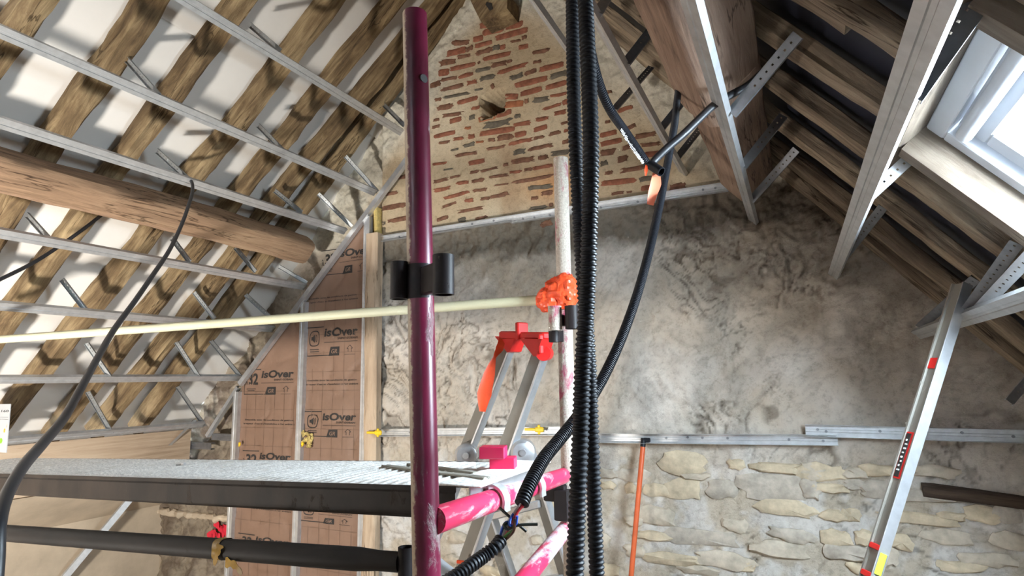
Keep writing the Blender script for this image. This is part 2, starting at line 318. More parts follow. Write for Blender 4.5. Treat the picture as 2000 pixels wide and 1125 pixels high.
def wall_y(x, z):
    """depth (towards the room is smaller y) and colour of the gable at x, z"""
    n1 = fbm(x, z, 2.2, 11, 4); n2 = fbm(x, z, 9, 31, 4, 0.6); n3 = fbm(x, z, 26, 51, 3, 0.6)
    wx = x + (fbm(x, z, 3, 71, 3) - .5) * .5; wz = z + (fbm(x, z, 3, 91, 3) - .5) * .5
    rid = np.abs(fbm(wx, wz * 1.5, 7, 111, 4) - .5) * 2                  # trowel ridges and cracks
    rid2 = np.abs(fbm(wx, wz, 15, 131, 3) - .5) * 2
    zb = 2.545 + 0.0 * x
    brickz = smooth(-.02, .03, z - zb + (n2 - .5) * .05)
    dr = (DR - (NR.x * x + NR.z * (z - 1.6))) ; dl = (NL.x * x + NL.z * (z - 1.6)) - DL     # distance to roof planes
    edge = 1 - smooth(.10, .34, np.minimum(dr, dl + .02) + (n1 - .5) * .25)
    rubL = smooth(-2.42, -2.5, x); rub = smooth(-3.3, -3.62, x)
    band = smooth(.02, -.01, z - zb) * smooth(2.28, 2.37, z + (n2 - .5) * .16 + (n1 - .5) * .1) * (1 - rubL)
    stone = smooth(1.20, 1.12, z + (n1 - .5) * .22 + (n2 - .5) * .10) * smooth(-2.6, -2.2, x + (n1 - .5) * .5) * smooth(1.0, .2, x * .5 + (n1 - .5) * 1.2 - .05)
    zone_pl = 1 - brickz
    lum = smooth(.38, .62, fbm(x, z, 1.3, 201, 3))                       # where the plaster is cracked and scuffed
    cr = smooth(.05, .012, np.abs(fbm(wx, wz, 4.2, 211, 4, .6) - .5) * 2) * smooth(.35, .6, lum + (n2 - .5) * .8)
    cr2 = smooth(.07, .02, np.abs(fbm(wx * 1.2, wz, 10, 241, 3, .6) - .5) * 2) * smooth(.5, .75, lum + (n2 - .5) * 1.2)
    ux = x * .8 + z * .6; uz = -x * .6 + z * .8
    trow = fbm(ux * .35, uz, 14, 251, 4, .6)                             # trowel drags
    h = (n1 - .5) * .034 * zone_pl + (n2 - .5) * .020 * (zone_pl + .2) + (n3 - .5) * .008 * (zone_pl + .3) + (trow - .5) * .016 * zone_pl
    tq = fbm(wx, wz * 1.25, 2.6, 261, 5, .55) * 9; tf_ = tq - np.floor(tq); lip = smooth(0, .10, tf_)           # overlapping plaster laps
    lipm = zone_pl * (.35 + .65 * smooth(.3, .7, lum)) * (1 - rubL)
    h = h + (np.floor(tq) - 4.5 + lip) * .0085 * lipm
    le = smooth(-.02, .05, tf_) * smooth(.26, .12, tf_) * smooth(.46, .58, fbm(x, z, 6, 281, 3)) * lipm               # dirt lines along the lap edges, darkened to paint in relief shade
    h = h - cr * .010 * zone_pl - cr2 * .006 * zone_pl - smooth(.12, 0, rid2) * .004 * zone_pl + band * ((n2 - .5) * .05 + (n3 - .5) * .035 + .006)
    h = h + edge * brickz * ((n2 - .5) * .045 + (n3 - .5) * .022 + .008)
    h = h + rubL * (-.13) + rub * ((n1 - .5) * .10 + (n2 - .5) * .08 + (n3 - .5) * .02) - stone * ((n2 - .5) * .02 + .004)
    # mesh print of the old scrim at right
    scr = smooth(.62, .8, fbm(x, z, 2.3, 401, 2)) * smooth(.1, .3, x) * smooth(1.45, 1.6, z)
    h = h + scr * .0025 * (np.sin(x * 260) + np.sin(z * 260))
    hole = V(onY(962, 203, GY)); hx = np.abs(x - hole.x + (n2 - .5) * .05) ; hz = np.abs(z - hole.z + (n3 - .5) * .03 - (x - hole.x) * .12)
    hol = smooth(.082, .070, hx) * smooth(.080, .068, hz)
    h = h - hol * .7
    C = lambda *c: np.array(srgb(*c), np.float32)
    def mix(a, b, t): return a * (1 - t[..., None]) + b * t[..., None]
    pl = mix(np.broadcast_to(C(198, 186, 170), x.shape + (3,)), C(213, 205, 195), smooth(.35, .65, n1))
    pl = mix(pl, C(166, 150, 130), smooth(.55, .75, fbm(x, z, 1.6, 221, 4)) * .4 * smooth(1.25, 1.5, z))
    pl = mix(pl, C(118, 108, 98), smooth(.55, .72, fbm(x, z, 5, 231, 4, .65)) * .28 * smooth(1.3, 2.3, z + (n1 - .5)))
    pl = mix(pl, C(96, 84, 72), np.clip(cr * .6 + cr2 * .4, 0, 1)); pl = mix(pl, C(150, 142, 132), smooth(.5, .36, trow) * .3)
    lapd = le * .6
    pl = mix(pl, C(116, 108, 96), band * .92)
    pl = mix(pl, mix(np.broadcast_to(C(192, 180, 162), x.shape + (3,)), C(210, 204, 196), smooth(.4, .6, n2)), stone)
    dark = smooth(.6, .05, dr + (n1 - .5) * .5) * (1 - brickz)            # darker towards the right roof slope
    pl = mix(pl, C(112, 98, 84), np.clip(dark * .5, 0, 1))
    bz = mix(np.broadcast_to(C(208, 192, 164), x.shape + (3,)), C(192, 172, 142), smooth(.35, .65, n1))
    st = np.exp(-((x + 1.18) / .2) ** 2 - ((z - 2.72) / .14) ** 2); bz = mix(bz, C(196, 140, 88), np.clip(st * .8, 0, 1))   # rusty water stain
    st2 = smooth(.10, .03, np.abs(x + 1.47 + (n2 - .5) * .06)) * smooth(3.2, 2.9, z); bz = mix(bz, C(160, 128, 98), st2 * .45)
    bz = mix(bz, C(210, 204, 188), edge * .9)
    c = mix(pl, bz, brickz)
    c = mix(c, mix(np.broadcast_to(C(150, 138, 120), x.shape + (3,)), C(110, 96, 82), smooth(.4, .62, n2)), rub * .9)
    c = mix(c, C(84, 74, 62), np.clip(lapd, 0, 1)); c = mix(c, C(60, 50, 42), hol)  # hole interior coloured dark, shade painted into the cavity
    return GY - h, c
def wy(x, z):
    y, _ = wall_y(np.array([[x]]), np.array([[z]])); return float(y[0, 0])

def grid_mesh(name, X, Z, keep, mat, parent=None, stepk=None):
    Y, C = wall_y(X, Z); nz, nx = X.shape
    co = np.stack([X, Y, Z], -1).reshape(-1, 3); idx = np.arange(nz * nx).reshape(nz, nx)
    q = np.stack([idx[:-1, :-1], idx[:-1, 1:], idx[1:, 1:], idx[1:, :-1]], -1)
    k = keep[:-1, :-1] & keep[:-1, 1:] & keep[1:, 1:] & keep[1:, :-1]; q = q[k]
    used = np.unique(q); rem = np.full(nz * nx, -1); rem[used] = np.arange(len(used)); q = rem[q]; co = co[used]; cc = C.reshape(-1, 3)[used]
    me = bpy.data.meshes.new(name); me.vertices.add(len(co)); me.vertices.foreach_set('co', co.astype(np.float32).ravel())
    me.loops.add(q.size); me.loops.foreach_set('vertex_index', q.astype(np.int32).ravel())
    me.polygons.add(len(q)); me.polygons.foreach_set('loop_start', np.arange(0, q.size, 4, dtype=np.int32)); me.update(calc_edges=True)
    a = me.attributes.new('alb', 'FLOAT_COLOR', 'POINT'); a.data.foreach_set('color', np.concatenate([cc, np.ones((len(cc), 1))], 1).astype(np.float32).ravel())
    me.polygons.foreach_set('use_smooth', [True] * len(me.polygons))
    return link_mesh(name, me, mat, parent, None, (-1.5, GY, 0))

# ================================================================== SETTING
XL, XR_, YB = -4.7, 1.55, -3.6
xs = np.arange(-4.75, 1.6, 0.0095); zs = np.arange(0.0, 4.5, 0.0095)
X, Z = np.meshgrid(xs, zs)
keep = ((NL.x * X + NL.z * (Z - 1.6)) - DL > -.165) & ((DR - (NR.x * X + NR.z * (Z - 1.6))) > -.15)
gable = struct(grid_mesh('wall_gable', X, Z, keep, M['wallp']), 'gable wall of limewashed brick above and rough plaster and stone below')

m = MB(); m.box(((XL + XR_) / 2, (YB + GY) / 2, -.05), (XR_ - XL + .6, GY - YB + .6, .1)); struct(build(m, 'floor', M['floor']), 'dusty floor')
m = MB(); m.extr([(XL - .2, 0), (XL, 0), (XL, .66), (-4.2, .96), (-4.42, .96), (XL - .2, .6)], V((0, YB - .2, 0)), V((0, GY + .2, 0)), V((1, 0, 0)), V((0, 0, 1))); struct(build(m, 'wall_left', M['plain_wall']), 'low beige rendered wall at the left eave')
m = MB(); m.box((XR_ + .1, (YB + GY) / 2, .4), (.2, GY - YB + .4, .8)); struct(build(m, 'wall_right', M['plain_wall']), 'low wall at the right eave')
m = MB(); m.slab([(XL, YB, 0), (XR_, YB, 0), (XR_, YB, .8), (-1.5, YB, 4.5), (XL, YB, .9)], (0, -.15, 0)); struct(build(m, 'wall_back', M['plain_wall']), 'rear gable wall behind the camera')

EL = V((-0.65360, 0, -0.75684)); OL = -NL           # left slope: down direction, outward
ER = V((0.64230, 0, -0.76646)); OR = NR             # right slope
YA = V((0, 1, 0))
def PL(s, y, t): return CAM + NL * (DL) + OL * t + EL * s + YA * y
def PR(s, y, t): return CAM + NR * (DR) + OR * t + ER * s + YA * y
def sL(x): return (x - (NL.x * DL)) / EL.x          # s for a given x on the rafter plane
def sR(x): return (x - (NR.x * DR)) / ER.x
# left roof: white membrane in overlapping strips
ceilL = struct(empty('ceiling_left', PL(sL(-3), 0, .1)), 'white membrane sheets lining the left roof slope')
cuts = [sL(-1.40), sL(-2.475), sL(-3.03), sL(-3.62), sL(-4.85)]
for i in range(4):
    m = MB(); a, b = cuts[i] - .02, cuts[i + 1] + .015; t = .122 + .022 * (i % 2)
    N = 40; rows = 10; vs = []
    for k in range(N + 1):
        y = YB + (GY + .30 - YB) * k / N
        for j in range(rows + 1):
            s_ = a + (b - a) * j / rows
            w_ = noise.noise(V((y * 2.2, s_ * 3, i * 9))) * .012 + noise.noise(V((y * .9, s_ * .8, i * 5 + 3))) * .012
            vs.append(PL(s_, y, t + w_))
    R_ = rows + 1
    m.add(vs, [(k * R_ + j, k * R_ + j + 1, (k + 1) * R_ + j + 1, (k + 1) * R_ + j) for k in range(N) for j in range(rows)])
    b0 = len(m.v); m.add([p + OL * .004 for p in vs], [(k * R_ + j, (k + 1) * R_ + j, (k + 1) * R_ + j + 1, k * R_ + j + 1) for k in range(N) for j in range(rows)])
    build(m, 'membrane_sheet', M['memb'], ceilL)
m = MB(); m.slab([PL(sL(-1.2), YB, .17), PL(sL(-5.0), YB, .17), PL(sL(-5.0), GY + .4, .17), PL(sL(-1.2), GY + .4, .17)], OL * .05); build(m, 'roof_deck', M['under'], ceilL)
# right roof: dark underlay with the skylight opening
SK_S0, SK_S1, SK_Y0, SK_Y1 = -.25, .73, 1.15, 1.765
ceilR = struct(empty('ceiling_right', PR(0, 0, .1)), 'dark underlay of the right roof slope')
def roofquad(s0, s1, y0, y1, nm):
    m = MB(); m.slab([PR(s0, y0, .078), PR(s1, y0, .078), PR(s1, y1, .078), PR(s0, y1, .078)], OR * .05); build(m, nm, M['under'], ceilR)
roofquad(sR(-1.8), SK_S0 - .03, YB, GY + .2, 'underlay'); roofquad(SK_S1 + .03, sR(1.75), YB, GY + .2, 'underlay')
roofquad(SK_S0 - .03, SK_S1 + .03, YB, SK_Y0 - .03, 'underlay'); roofquad(SK_S0 - .03, SK_S1 + .03, SK_Y1 + .03, GY + .2, 'underlay')

# ------------------------------------------------------------------ timber
def beam(name, mat, a, b, side, out, w, d, parent=None, amp=.006, seg=.05, bow=0.0, seed=0, knots=True):
    """hewn timber: a,b = centre of its room face, side = width direction, out = depth direction"""
    a, b = V(a), V(b); L = (b - a).length; t = (b - a) / L; n = max(4, int(L / seg)); m = MB(); m.g = []
    per = []
    K = 4
    cr = .14
    c4 = [(-.5, 0), (.5, 0), (.5, 1), (-.5, 1)]
    for i in range(4):
        p, q = c4[i], c4[(i + 1) % 4]
        for k in range(K):
            f = (k + .5) / K; per.append((p[0] + (q[0] - p[0]) * f, p[1] + (q[1] - p[1]) * f))
    P = len(per); vs = []; off = random.random() * 50 + seed
    for i in range(n + 1):
        s_ = L * i / n
        wob = noise.noise(V((s_ * 1.3, off, 1))) * amp * 1.6
        for k, (x, y) in enumerate(per):
            px, py = x * w, y * d
            nn = noise.noise(V((s_ * 3.5 + off, x * 3.1, y * 3.3 + off))) * amp + noise.noise(V((s_ * 11 + off, x * 7, y * 7 + off))) * amp * .6
            cx, cy = x, y - .5; l = math.hypot(cx, cy)
            px += cx / l * nn + wob; py += cy / l * nn
            vs.append(a + t * s_ + side * px + out * (py + bow * math.sin(math.pi * i / n)))
            m.g.append((s_ + off, px + off * .3, py + off * .7))
    fs = [(i * P + k, i * P + (k + 1) % P, (i + 1) * P + (k + 1) % P, (i + 1) * P + k) for i in range(n) for k in range(P)]
    fs += [tuple(range(P - 1, -1, -1)), tuple(range(n * P, (n + 1) * P))]
    m.add(vs, fs); return build(m, name, mat, parent, 50)

def lp(x, y): return PL(sL(x), y, 0)
raf = [(1.215, .16, .085), (1.535, .12, .095), (1.892, .17, .085), (2.292, .215, .085), (2.620, .217, .075), (2.880, .219, .075), (3.04, .163, .075)]
rl = ['cut by the top left corner', 'second from the top left corner', 'third from the top left corner', 'fourth from the top left corner', 'middle of the gable end group', 'last but one before the gable', 'against the gable wall']
for i, (y0, k, w_) in enumerate(raf):         # y at x = -2.1
    top = lp(-1.62, y0 + .48 * k); bot = lp(-4.2, y0 - 2.1 * k)
    tt = (bot - top).normalized(); sd = OL.cross(tt).normalized()
    tag(beam('rafter', M['raf'], top, bot, sd, OL, w_, .122, amp=.014, seed=i * 3), 'rough old oak rafter on the white left slope, ' + rl[i], 'rafter', 'rafters of the left slope')
m = MB(); m.extr([(-4.17, .97), (-4.17, 1.275), (-4.26, 1.18), (-4.42, .97)], V((0, YB + .1, 0)), V((0, 3.08, 0)), V((1, 0, 0)), V((0, 0, 1)))
m.g = [(v.y * .5, v.x, v.z) for v in m.v]; tag(build(m, 'wall_plate', M['post'], None, 30), 'pale boarded wall plate along the left eave under the rafter feet', 'beam')
# left purlin
p1 = V((-2.927, YB + .3, 2.507)); p2 = V((-2.95, 3.0, 2.475))
pdir = (p2 - p1).normalized()
tag(beam('purlin', M['purl'], p1, p2, EL, OL, .165, .145, amp=.008, seg=.06), 'heavy orange-brown purlin crossing under the left rafters', 'purlin')
# right rafters
rr_ = [(1.40, 0), (1.735, 0), (2.07, 1), (2.42, 1), (2.77, 1), (3.03, 1)]
rlab = ['nearest the camera, cut short above the skylight', 'cut short by the skylight trimmer', 'first full one past the skylight', 'second full one past the skylight', 'last but one before the gable', 'hard against the gable']
for i, (y0, full) in enumerate(rr_):
    top = PR(sR(-1.45), y0 + .03, 0); bot = PR(sR(1.6), y0 - .03, 0) if full else PR(SK_S0 - .035, y0, 0)
    tag(beam('rafter', M['raf2'], top, bot, YA, OR, .060 + .010 * (i % 3), .055, amp=.008, seed=i * 7 + 40), 'greyish rafter on the dark right slope, ' + rlab[i], 'rafter', 'rafters of the right slope')
tag(beam('jack_rafter', M['raf2'], PR(sR(-.9), 1.53, .02), PR(sR(.155), 1.49, .02), YA, OR, .06, .05, amp=.006, seed=90), 'short offcut rafter with a sawn end near the top of the dark slope', 'rafter')
tag(beam('rafter', M['raf2'], PR(sR(-1.3), 1.07, 0), PR(sR(.4), 1.05, 0), YA, OR, .065, .055, amp=.008, seed=95), 'greyish rafter on the dark right slope, at the very top edge of the picture', 'rafter', 'rafters of the right slope')
# right purlin: two lengths meeting in a scarf
A = V((-.008, 0, 2.56)); pin = -OR
pr = empty('purlin', (-.15, 1, 2.45))
def plen(y0, y1, wid, dpt, nm, sh=0):
    c = A + ER * (-wid / 2 + sh) + pin * dpt
    return beam(nm, M['purlR'], V((c.x, y0, c.z)), V((c.x, y1, c.z)), ER, OR, wid, dpt, pr, amp=.006, seg=.06)
plen(-3.2, 2.02, .20, .225, 'near_length', .0); plen(1.85, 3.02, .185, .20, 'far_length', .004)
tag(pr, 'massive reddish oak purlin under the right rafters with a stepped scarf joint', 'purlin')
# ridge
rb = empty('ridge_beam', (-1.52, 2.9, 4.0))
beam('ridge_timber', M['purl'], (-1.52, YB + .3, 4.07), (-1.52, 3.0, 4.07), V((1, 0, 0)), V((0, 0, 1)), .15, .2, rb, amp=.008)
m = MB(); m.slab([onY(x, y, 2.93) for x, y in ((912, -14), (992, -14), (990, 16), (968, 26), (938, 40), (926, 16))], (0, .16, 0)); m.g = [(v.x + v.z, v.y, v.z - v.x) for v in m.v]; build(m, 'ridge_brace', M['raf'], rb, 30)
m = MB(); m.slab([onY(x, y, 2.926) for x, y in ((950, 4), (960, 6), (962, 17), (956, 20), (948, 9))], (0, .01, 0)); build(m, 'mortise_shade', M['ink'], rb, 0)  # flat black slab stands in for the shade inside a hole
tag(rb, 'dark brown ridge timber ending at the top of the gable', 'beam')

# ------------------------------------------------------------------ skylight
wn = struct(empty('window_1', PR(SK_S0, (SK_Y0 + SK_Y1) / 2, .1)), 'white framed roof window full of daylight')
def pbox(m, s0, s1, y0, y1, t0, t1, r=.003): m.bbox(PR((s0 + s1) / 2, (y0 + y1) / 2, (t0 + t1) / 2), (s1 - s0, y1 - y0, t1 - t0), (ER, YA, OR), r)
def fr(nm, mat, rects, parent=wn):
    for q in rects: m = MB(); pbox(m, *q); build(m, nm, mat, parent)
s0, s1, y0, y1 = SK_S0, SK_S1, SK_Y0, SK_Y1
fr('outer_frame', M['white'], [(s0, s0 + .05, y0, y1, .05, .16), (s1 - .05, s1, y0, y1, .05, .16), (s0 + .05, s1 - .05, y0, y0 + .045, .05, .16), (s0 + .05, s1 - .05, y1 - .045, y1, .05, .16)])
a0, a1, b0, b1 = s0 + .055, s1 - .055, y0 + .05, y1 - .05
fr('sash', M['white'], [(a0, a0 + .075, b0, b1, .075, .15), (a1 - .06, a1, b0, b1, .075, .15), (a0 + .075, a1 - .06, b0, b0 + .05, .075, .15), (a0 + .075, a1 - .06, b1 - .06, b1, .075, .15)])
fr('outer_glazing_bar', M['galv'], [(a0 + .075, a1 - .06, b1 - .135, b1 - .12, .135, .17), (a0 + .12, a0 + .13, b0 + .05, b1 - .06, .15, .17)])
m = MB(); pbox(m, a0 + .07, a1 - .055, b0 + .045, b1 - .055, .120, .126, .001); build(m, 'pane', M['glass'], wn)
m = MB(); q = [PR(a0 + .03, b0 + .02, .06), PR(a0 + .03, b1 - .02, .06)]; m.tube(q, .019, 14); build(m, 'vent_bar', M['greyplastic'], wn)
# trimmer boards round the opening
def board(nm, lab, q, mat='trim'):
    s0_, s1_, y0_, y1_, t0_, t1_ = q
    if (s1_ - s0_) > (y1_ - y0_): o = beam(nm, M[mat], PR(s0_, (y0_ + y1_) / 2, t0_), PR(s1_, (y0_ + y1_) / 2, t0_), YA, OR, y1_ - y0_, t1_ - t0_, amp=.0015, seg=.12)
    else: o = beam(nm, M[mat], PR((s0_ + s1_) / 2, y0_, t0_), PR((s0_ + s1_) / 2, y1_, t0_), ER, OR, s1_ - s0_, t1_ - t0_, amp=.0015, seg=.12)
    return tag(o, lab, 'board', 'trimmers round the skylight')
board('trimmer_board', 'rough sawn trimmer board above the skylight, on its ridge side', (s0 - .075, s0 - .002, y0 - .09, y1 + .28, -.02, .12))
board('trimmer_board', 'pale trimmer below the skylight frame, on its gable side', (s0 - .002, 1.6, y1 + .002, y1 + .075, -.02, .12))
board('trimmer_board', 'rough trimmer at the top right corner, on the camera side of the skylight', (s0 - .002, 1.6, y0 - .06, y0 - .002, -.02, .12))

# ------------------------------------------------------------------ bricks and stones of the gable (pieces of the wall)
def blob(px, py, w, h, ang, jag, seed, rect=True, n=22):
    """irregular outline in wall coordinates (x,z) around a pixel centre"""
    rs = random.Random(seed); pts = []
    for k in range(n):
        a = 2 * math.pi * k / n
        c, s = math.cos(a), math.sin(a); e = .34 if rect else .7
        x = math.copysign(abs(c) ** e, c) * w / 2; z = math.copysign(abs(s) ** e, s) * h / 2
        j = 1 + (rs.random() - .5) * jag; jz = 1 + (rs.random() - .5) * jag * 1.4
        x, z = x * j, z * jz
        pts.append((px + x * math.cos(ang) - z * math.sin(ang), py + x * math.sin(ang) + z * math.cos(ang)))
    return pts
def wall_piece(name, pts, proud, mat):
    cx = sum(p[0] for p in pts) / len(pts); cz = sum(p[1] for p in pts) / len(pts); n = len(pts)
    Xa = np.array([[p[0] for p in pts] + [cx + (p[0] - cx) * .82 for p in pts] + [cx]]); Za = np.array([[p[1] for p in pts] + [cz + (p[1] - cz) * .78 for p in pts] + [cz]])
    y, _ = wall_y(Xa, Za); y = y[0]; base = float(np.min(y[:2 * n]))
    ysurf = y * .5 + np.median(y) * .5
    vs = [(Xa[0, i], ysurf[i] + .012, Za[0, i]) for i in range(n)] + [(Xa[0, i], min(ysurf[i], y[i]) - proud * .5, Za[0, i]) for i in range(n)]
    vs += [(Xa[0, n + i], min(ysurf[n + i], y[n + i]) - proud, Za[0, n + i]) for i in range(n)] + [(cx, min(ysurf[2 * n], y[2 * n]) - proud * (1 + .2), cz)]
    fs = []
    for i in range(n):
        j = (i + 1) % n; fs += [(i, j, n + j, n + i), (n + i, n + j, 2 * n + j, 2 * n + i), (2 * n + i, 2 * n + j, 3 * n)]
    m = MB(); m.add(vs, fs); return build(m, name, mat, gable, 40)
BE = """455,240,595,215,70,r 600,200,750,150,80,r 750,145,805,150,50,b 485,305,675,260,70,r 690,250,850,215,65,r 395,365,485,345,60,r 600,355,895,270,65,r 500,175,675,130,40,b 410,425,570,385,50,r
425,490,570,450,55,b 640,440,690,425,50,r 575,445,640,430,55,g 490,545,740,485,50,r 155,500,330,455,75,r 330,460,390,430,50,b 250,530,370,505,40,b 215,400,350,385,55,b 90,590,240,560,60,b 185,635,415,585,50,r 435,580,458,570,28,b 565,600,700,575,60,b
705,570,750,555,30,b 425,650,545,625,45,g 460,725,595,695,45,g 620,670,885,590,45,r 735,385,830,370,25,b 840,350,885,340,42,b 810,440,900,420,50,r 940,485,1090,455,40,b 945,575,1020,560,30,b 1000,640,1230,585,55,r 735,720,855,680,48,g
870,680,970,645,45,b 780,785,1070,715,60,r 1095,705,1250,665,55,g 80,675,175,655,70,r 105,735,240,710,40,b 265,710,390,675,45,r 335,765,430,745,45,r 10,790,100,760,60,b 110,825,310,775,45,b 410,825,485,815,20,g 558,800,590,780,50,b
50,920,105,910,35,b 130,895,370,850,30,g 250,945,435,895,50,r 830,865,1025,810,55,r 1060,805,1250,755,55,r 672,885,810,885,60,r 680,965,855,945,65,o 945,920,1085,905,50,g 1110,880,1250,855,35,r 1040,1000,1200,955,32,r 1210,945,1266,930,45,r
1135,1045,1250,1020,45,r 65,1000,205,970,55,b 110,1065,300,1035,38,b 380,995,455,980,35,r 360,1085,410,1065,48,g 440,1100,600,1065,58,o 606,1060,745,1020,58,r 775,1070,825,1060,40,g 970,1100,1080,1080,35,r 30,1105,85,1095,30,b 180,1115,285,1085,55,r 865,930,905,920,50,b"""
BF = """500,75,740,30,68,g 455,150,770,100,60,r 770,70,920,45,45,r 950,115,1070,80,50,r 40,175,235,130,48,r 20,90,90,75,35,b 85,235,185,215,30,b 215,200,305,185,35,r 320,95,375,95,30,o 350,175,410,165,45,r 610,190,760,170,52,b
775,160,880,140,55,r 530,205,595,200,35,b 305,265,410,235,40,g 420,225,490,220,22,o 725,240,940,195,40,r 945,195,1045,170,32,b 970,20,1050,5,35,r 1200,55,1266,40,25,b 1090,155,1190,130,35,b 1225,125,1266,115,30,r 1215,225,1266,215,45,b 195,300,260,285,20,g
520,290,690,260,32,b 765,325,870,305,55,g 905,295,1115,250,36,b 1115,335,1266,305,50,g 235,350,430,320,35,b 25,430,145,412,30,r 355,420,500,390,50,r 750,405,955,375,55,b 990,370,1080,355,40,b 470,490,620,455,25,b 670,435,715,425,30,b 365,505,445,490,30,b
120,480,210,465,16,g 730,500,835,490,28,r 860,480,935,470,32,b 950,465,1110,435,35,r 545,545,710,525,32,b 30,590,160,560,35,b 185,550,280,530,22,b 245,600,355,590,32,r 390,585,490,565,40,b 765,595,1105,530,36,b 590,620,715,605,16,b 35,670,185,640,38,r
400,670,520,655,32,b 910,645,1110,625,42,g 130,740,345,680,36,r 555,730,720,690,38,b 460,745,550,735,32,b 925,740,985,735,38,b 1020,695,1120,685,45,b 320,760,400,755,38,r 110,820,240,775,28,b 260,860,490,820,36,b 915,830,1065,815,32,g 1090,800,1125,795,35,b
60,940,165,905,38,b 260,940,330,930,42,g 415,930,520,905,30,b 1020,990,1120,960,60,b"""
BG = """200,410,300,385,30,r 265,530,325,505,28,b 80,580,190,555,35,r 80,640,225,610,38,r 85,700,180,685,42,b 230,670,290,655,32,b 310,590,460,565,33,b 360,645,485,635,26,b 195,745,270,735,42,b 370,715,530,695,38,r 80,780,130,765,35,g 110,840,165,830,25,b
220,825,390,795,36,b 85,910,325,885,38,r 345,885,435,870,33,g 360,945,430,935,35,r 160,980,240,970,20,b 260,970,295,965,14,b 560,940,660,925,46,b 110,490,150,480,20,b 130,285,160,280,22,b"""
BH = "745,408,790,400,11,b 760,432,800,425,9,b 750,380,775,376,8,b 765,350,795,344,10,b 730,440,752,436,8,g"
bm_ = {'r': 'brick_r', 'b': 'brick_b', 'g': 'brick_g', 'o': 'brick_o'}; sd_ = 0
for txt, ox, oy, k in ((BE, 840, 0, 4.689), (BF, 840, 230, 4.689), (BG, 1150, 100, 3.515), (BH, 0, 0, 1)):
    for it in txt.split():
        q = it.split(','); x0, y0, x1, y1, h = [float(c) for c in q[:5]]; sd_ += 1
        a = onY(ox + x0 / k, oy + y0 / k, GY); b = onY(ox + x1 / k, oy + y1 / k, GY)
        c = (a + b) / 2; hh = h / k * c.y / FPX * 1.08; w = (b - a).length; ang = math.atan2(b.z - a.z, b.x - a.x)
        rag = .16 if hh > .028 and it.endswith(('r', 'o')) else .42
        wall_piece('brick', blob(c.x, c.z, w, max(hh, .009), ang, rag, sd_, True, 24), .0055, M[bm_[q[5]]])
S6 = "600,395,250,130 120,470,110,60 270,480,190,70 430,580,150,70 600,570,200,110 850,570,150,90 1170,545,320,130 940,410,80,60 1190,430,210,60 1430,460,110,90 420,740,230,90 690,880,400,80 410,870,190,45 520,1015,330,60 850,1030,300,85 930,800,110,70 1000,1065,90,50 140,1085,100,70 1410,570,90,100 680,490,150,38 1230,960,250,75 1240,690,260,80 260,570,60,60 120,550,80,50 290,770,110,60 1300,860,200,65 690,1090,200,50 300,960,120,60 80,900,110,70"
S7 = "180,465,210,85 560,450,170,60 390,470,100,50 390,545,100,45 190,560,210,48 540,575,150,70 900,460,170,55 800,620,300,55 790,760,280,55 1190,735,130,70 370,735,80,55 250,740,110,55 690,910,90,60 460,880,90,70 270,880,130,75 330,970,200,80 980,880,200,60 1220,1020,200,55 600,1000,90,80 420,1070,100,50 930,590,0,0 1350,730,100,75 1010,745,110,38 1050,1060,190,50 1380,900,150,70"
S5 = "240,620,180,70 330,860,160,80 560,1090,150,60 820,1060,110,60 950,640,90,90 300,1010,120,60 870,880,90,60"
for txt, ox, oy, k in ((S6, 1150, 780, 3.26), (S7, 1550, 780, 3.26), (S5, 800, 800, 3.46)):
    for it in txt.split():
        x, y, w, h = [float(c) for c in it.split(',')]
        if w == 0: continue
        sd_ += 1; c = onY(ox + x / k, oy + y / k, GY); f_ = c.y / FPX / k * 1.12
        wall_piece('stone', blob(c.x, c.z, w * f_ * 1.05, h * f_, -.03 + random.uniform(-.05, .05), .42, sd_, False, 15), random.uniform(.008, .020), M[random.choice(['stone_a', 'stone_a', 'stone_b', 'stone_b', 'stone_c'])])

# ------------------------------------------------------------------ metal rails and hangers
FUR = strip_poly([(-.017, .019), (-.0235, .019), (-.0235, .0), (-.006, .0), (-.004, .0025), (.004, .0025), (.006, 0), (.0235, 0), (.0235, .019), (.017, .019)], .0014)
def rail(name, a, b, side, up, mat='galv', label='', cat='rail', group=None, poly=FUR):
    m = MB(); m.extr(poly, a, b, side, up); o = build(m, name, M[mat], None, 25); return tag(o, label, cat, group)
SLF = V((-0.71054, 0, -0.70366)); OLF = -FL; SRF = V((0.72130, 0, -0.69263)); ORF = FR
ordn = ['topmost', 'second', 'third', 'fourth', 'fifth', 'sixth', 'lowest']
LR = [(-2.136, 3.164, 2.92), (-2.449, 2.854, 3.06), (-2.69, 2.615, 3.05), (-3.046, 2.262, 3.06), (-3.33, 1.982, 3.06), (-3.67, 1.645, 3.085), (-4.008, 1.31, 3.06)]
for i, (x, z, ye) in enumerate(LR):
    rail('furring_rail', V((x, -2.4, z)), V((x, ye, z)), SLF, OLF, 'galv', ordn[i] + ' galvanised ceiling rail on the left slope, counted from the ridge', 'rail', 'ceiling rails of the left slope')
RRL = [(-.742, 2.932, 2.32), (-.455, 2.655, 3.09), (-.135, 2.348, 3.09), (.187, 2.04, 3.06), (.483, 1.755, 3.08)]
rro = ['slender galvanised ceiling rail on the right slope, nearest the ridge', 'galvanised ceiling rail just right of the hanging conduits', 'galvanised ceiling rail in front of the big purlin', 'wide bright-edged ceiling rail beside the skylight', 'galvanised ceiling rail behind the spirit level, lowest on the right']
for i, (x, z, ye) in enumerate(RRL):
    rail('furring_rail', V((x, -2.4 if i != 4 else 1.2, z)), V((x, ye if i else 2.75, z)), SRF, ORF, 'galv', rro[i], 'rail', 'ceiling rails of the right slope')

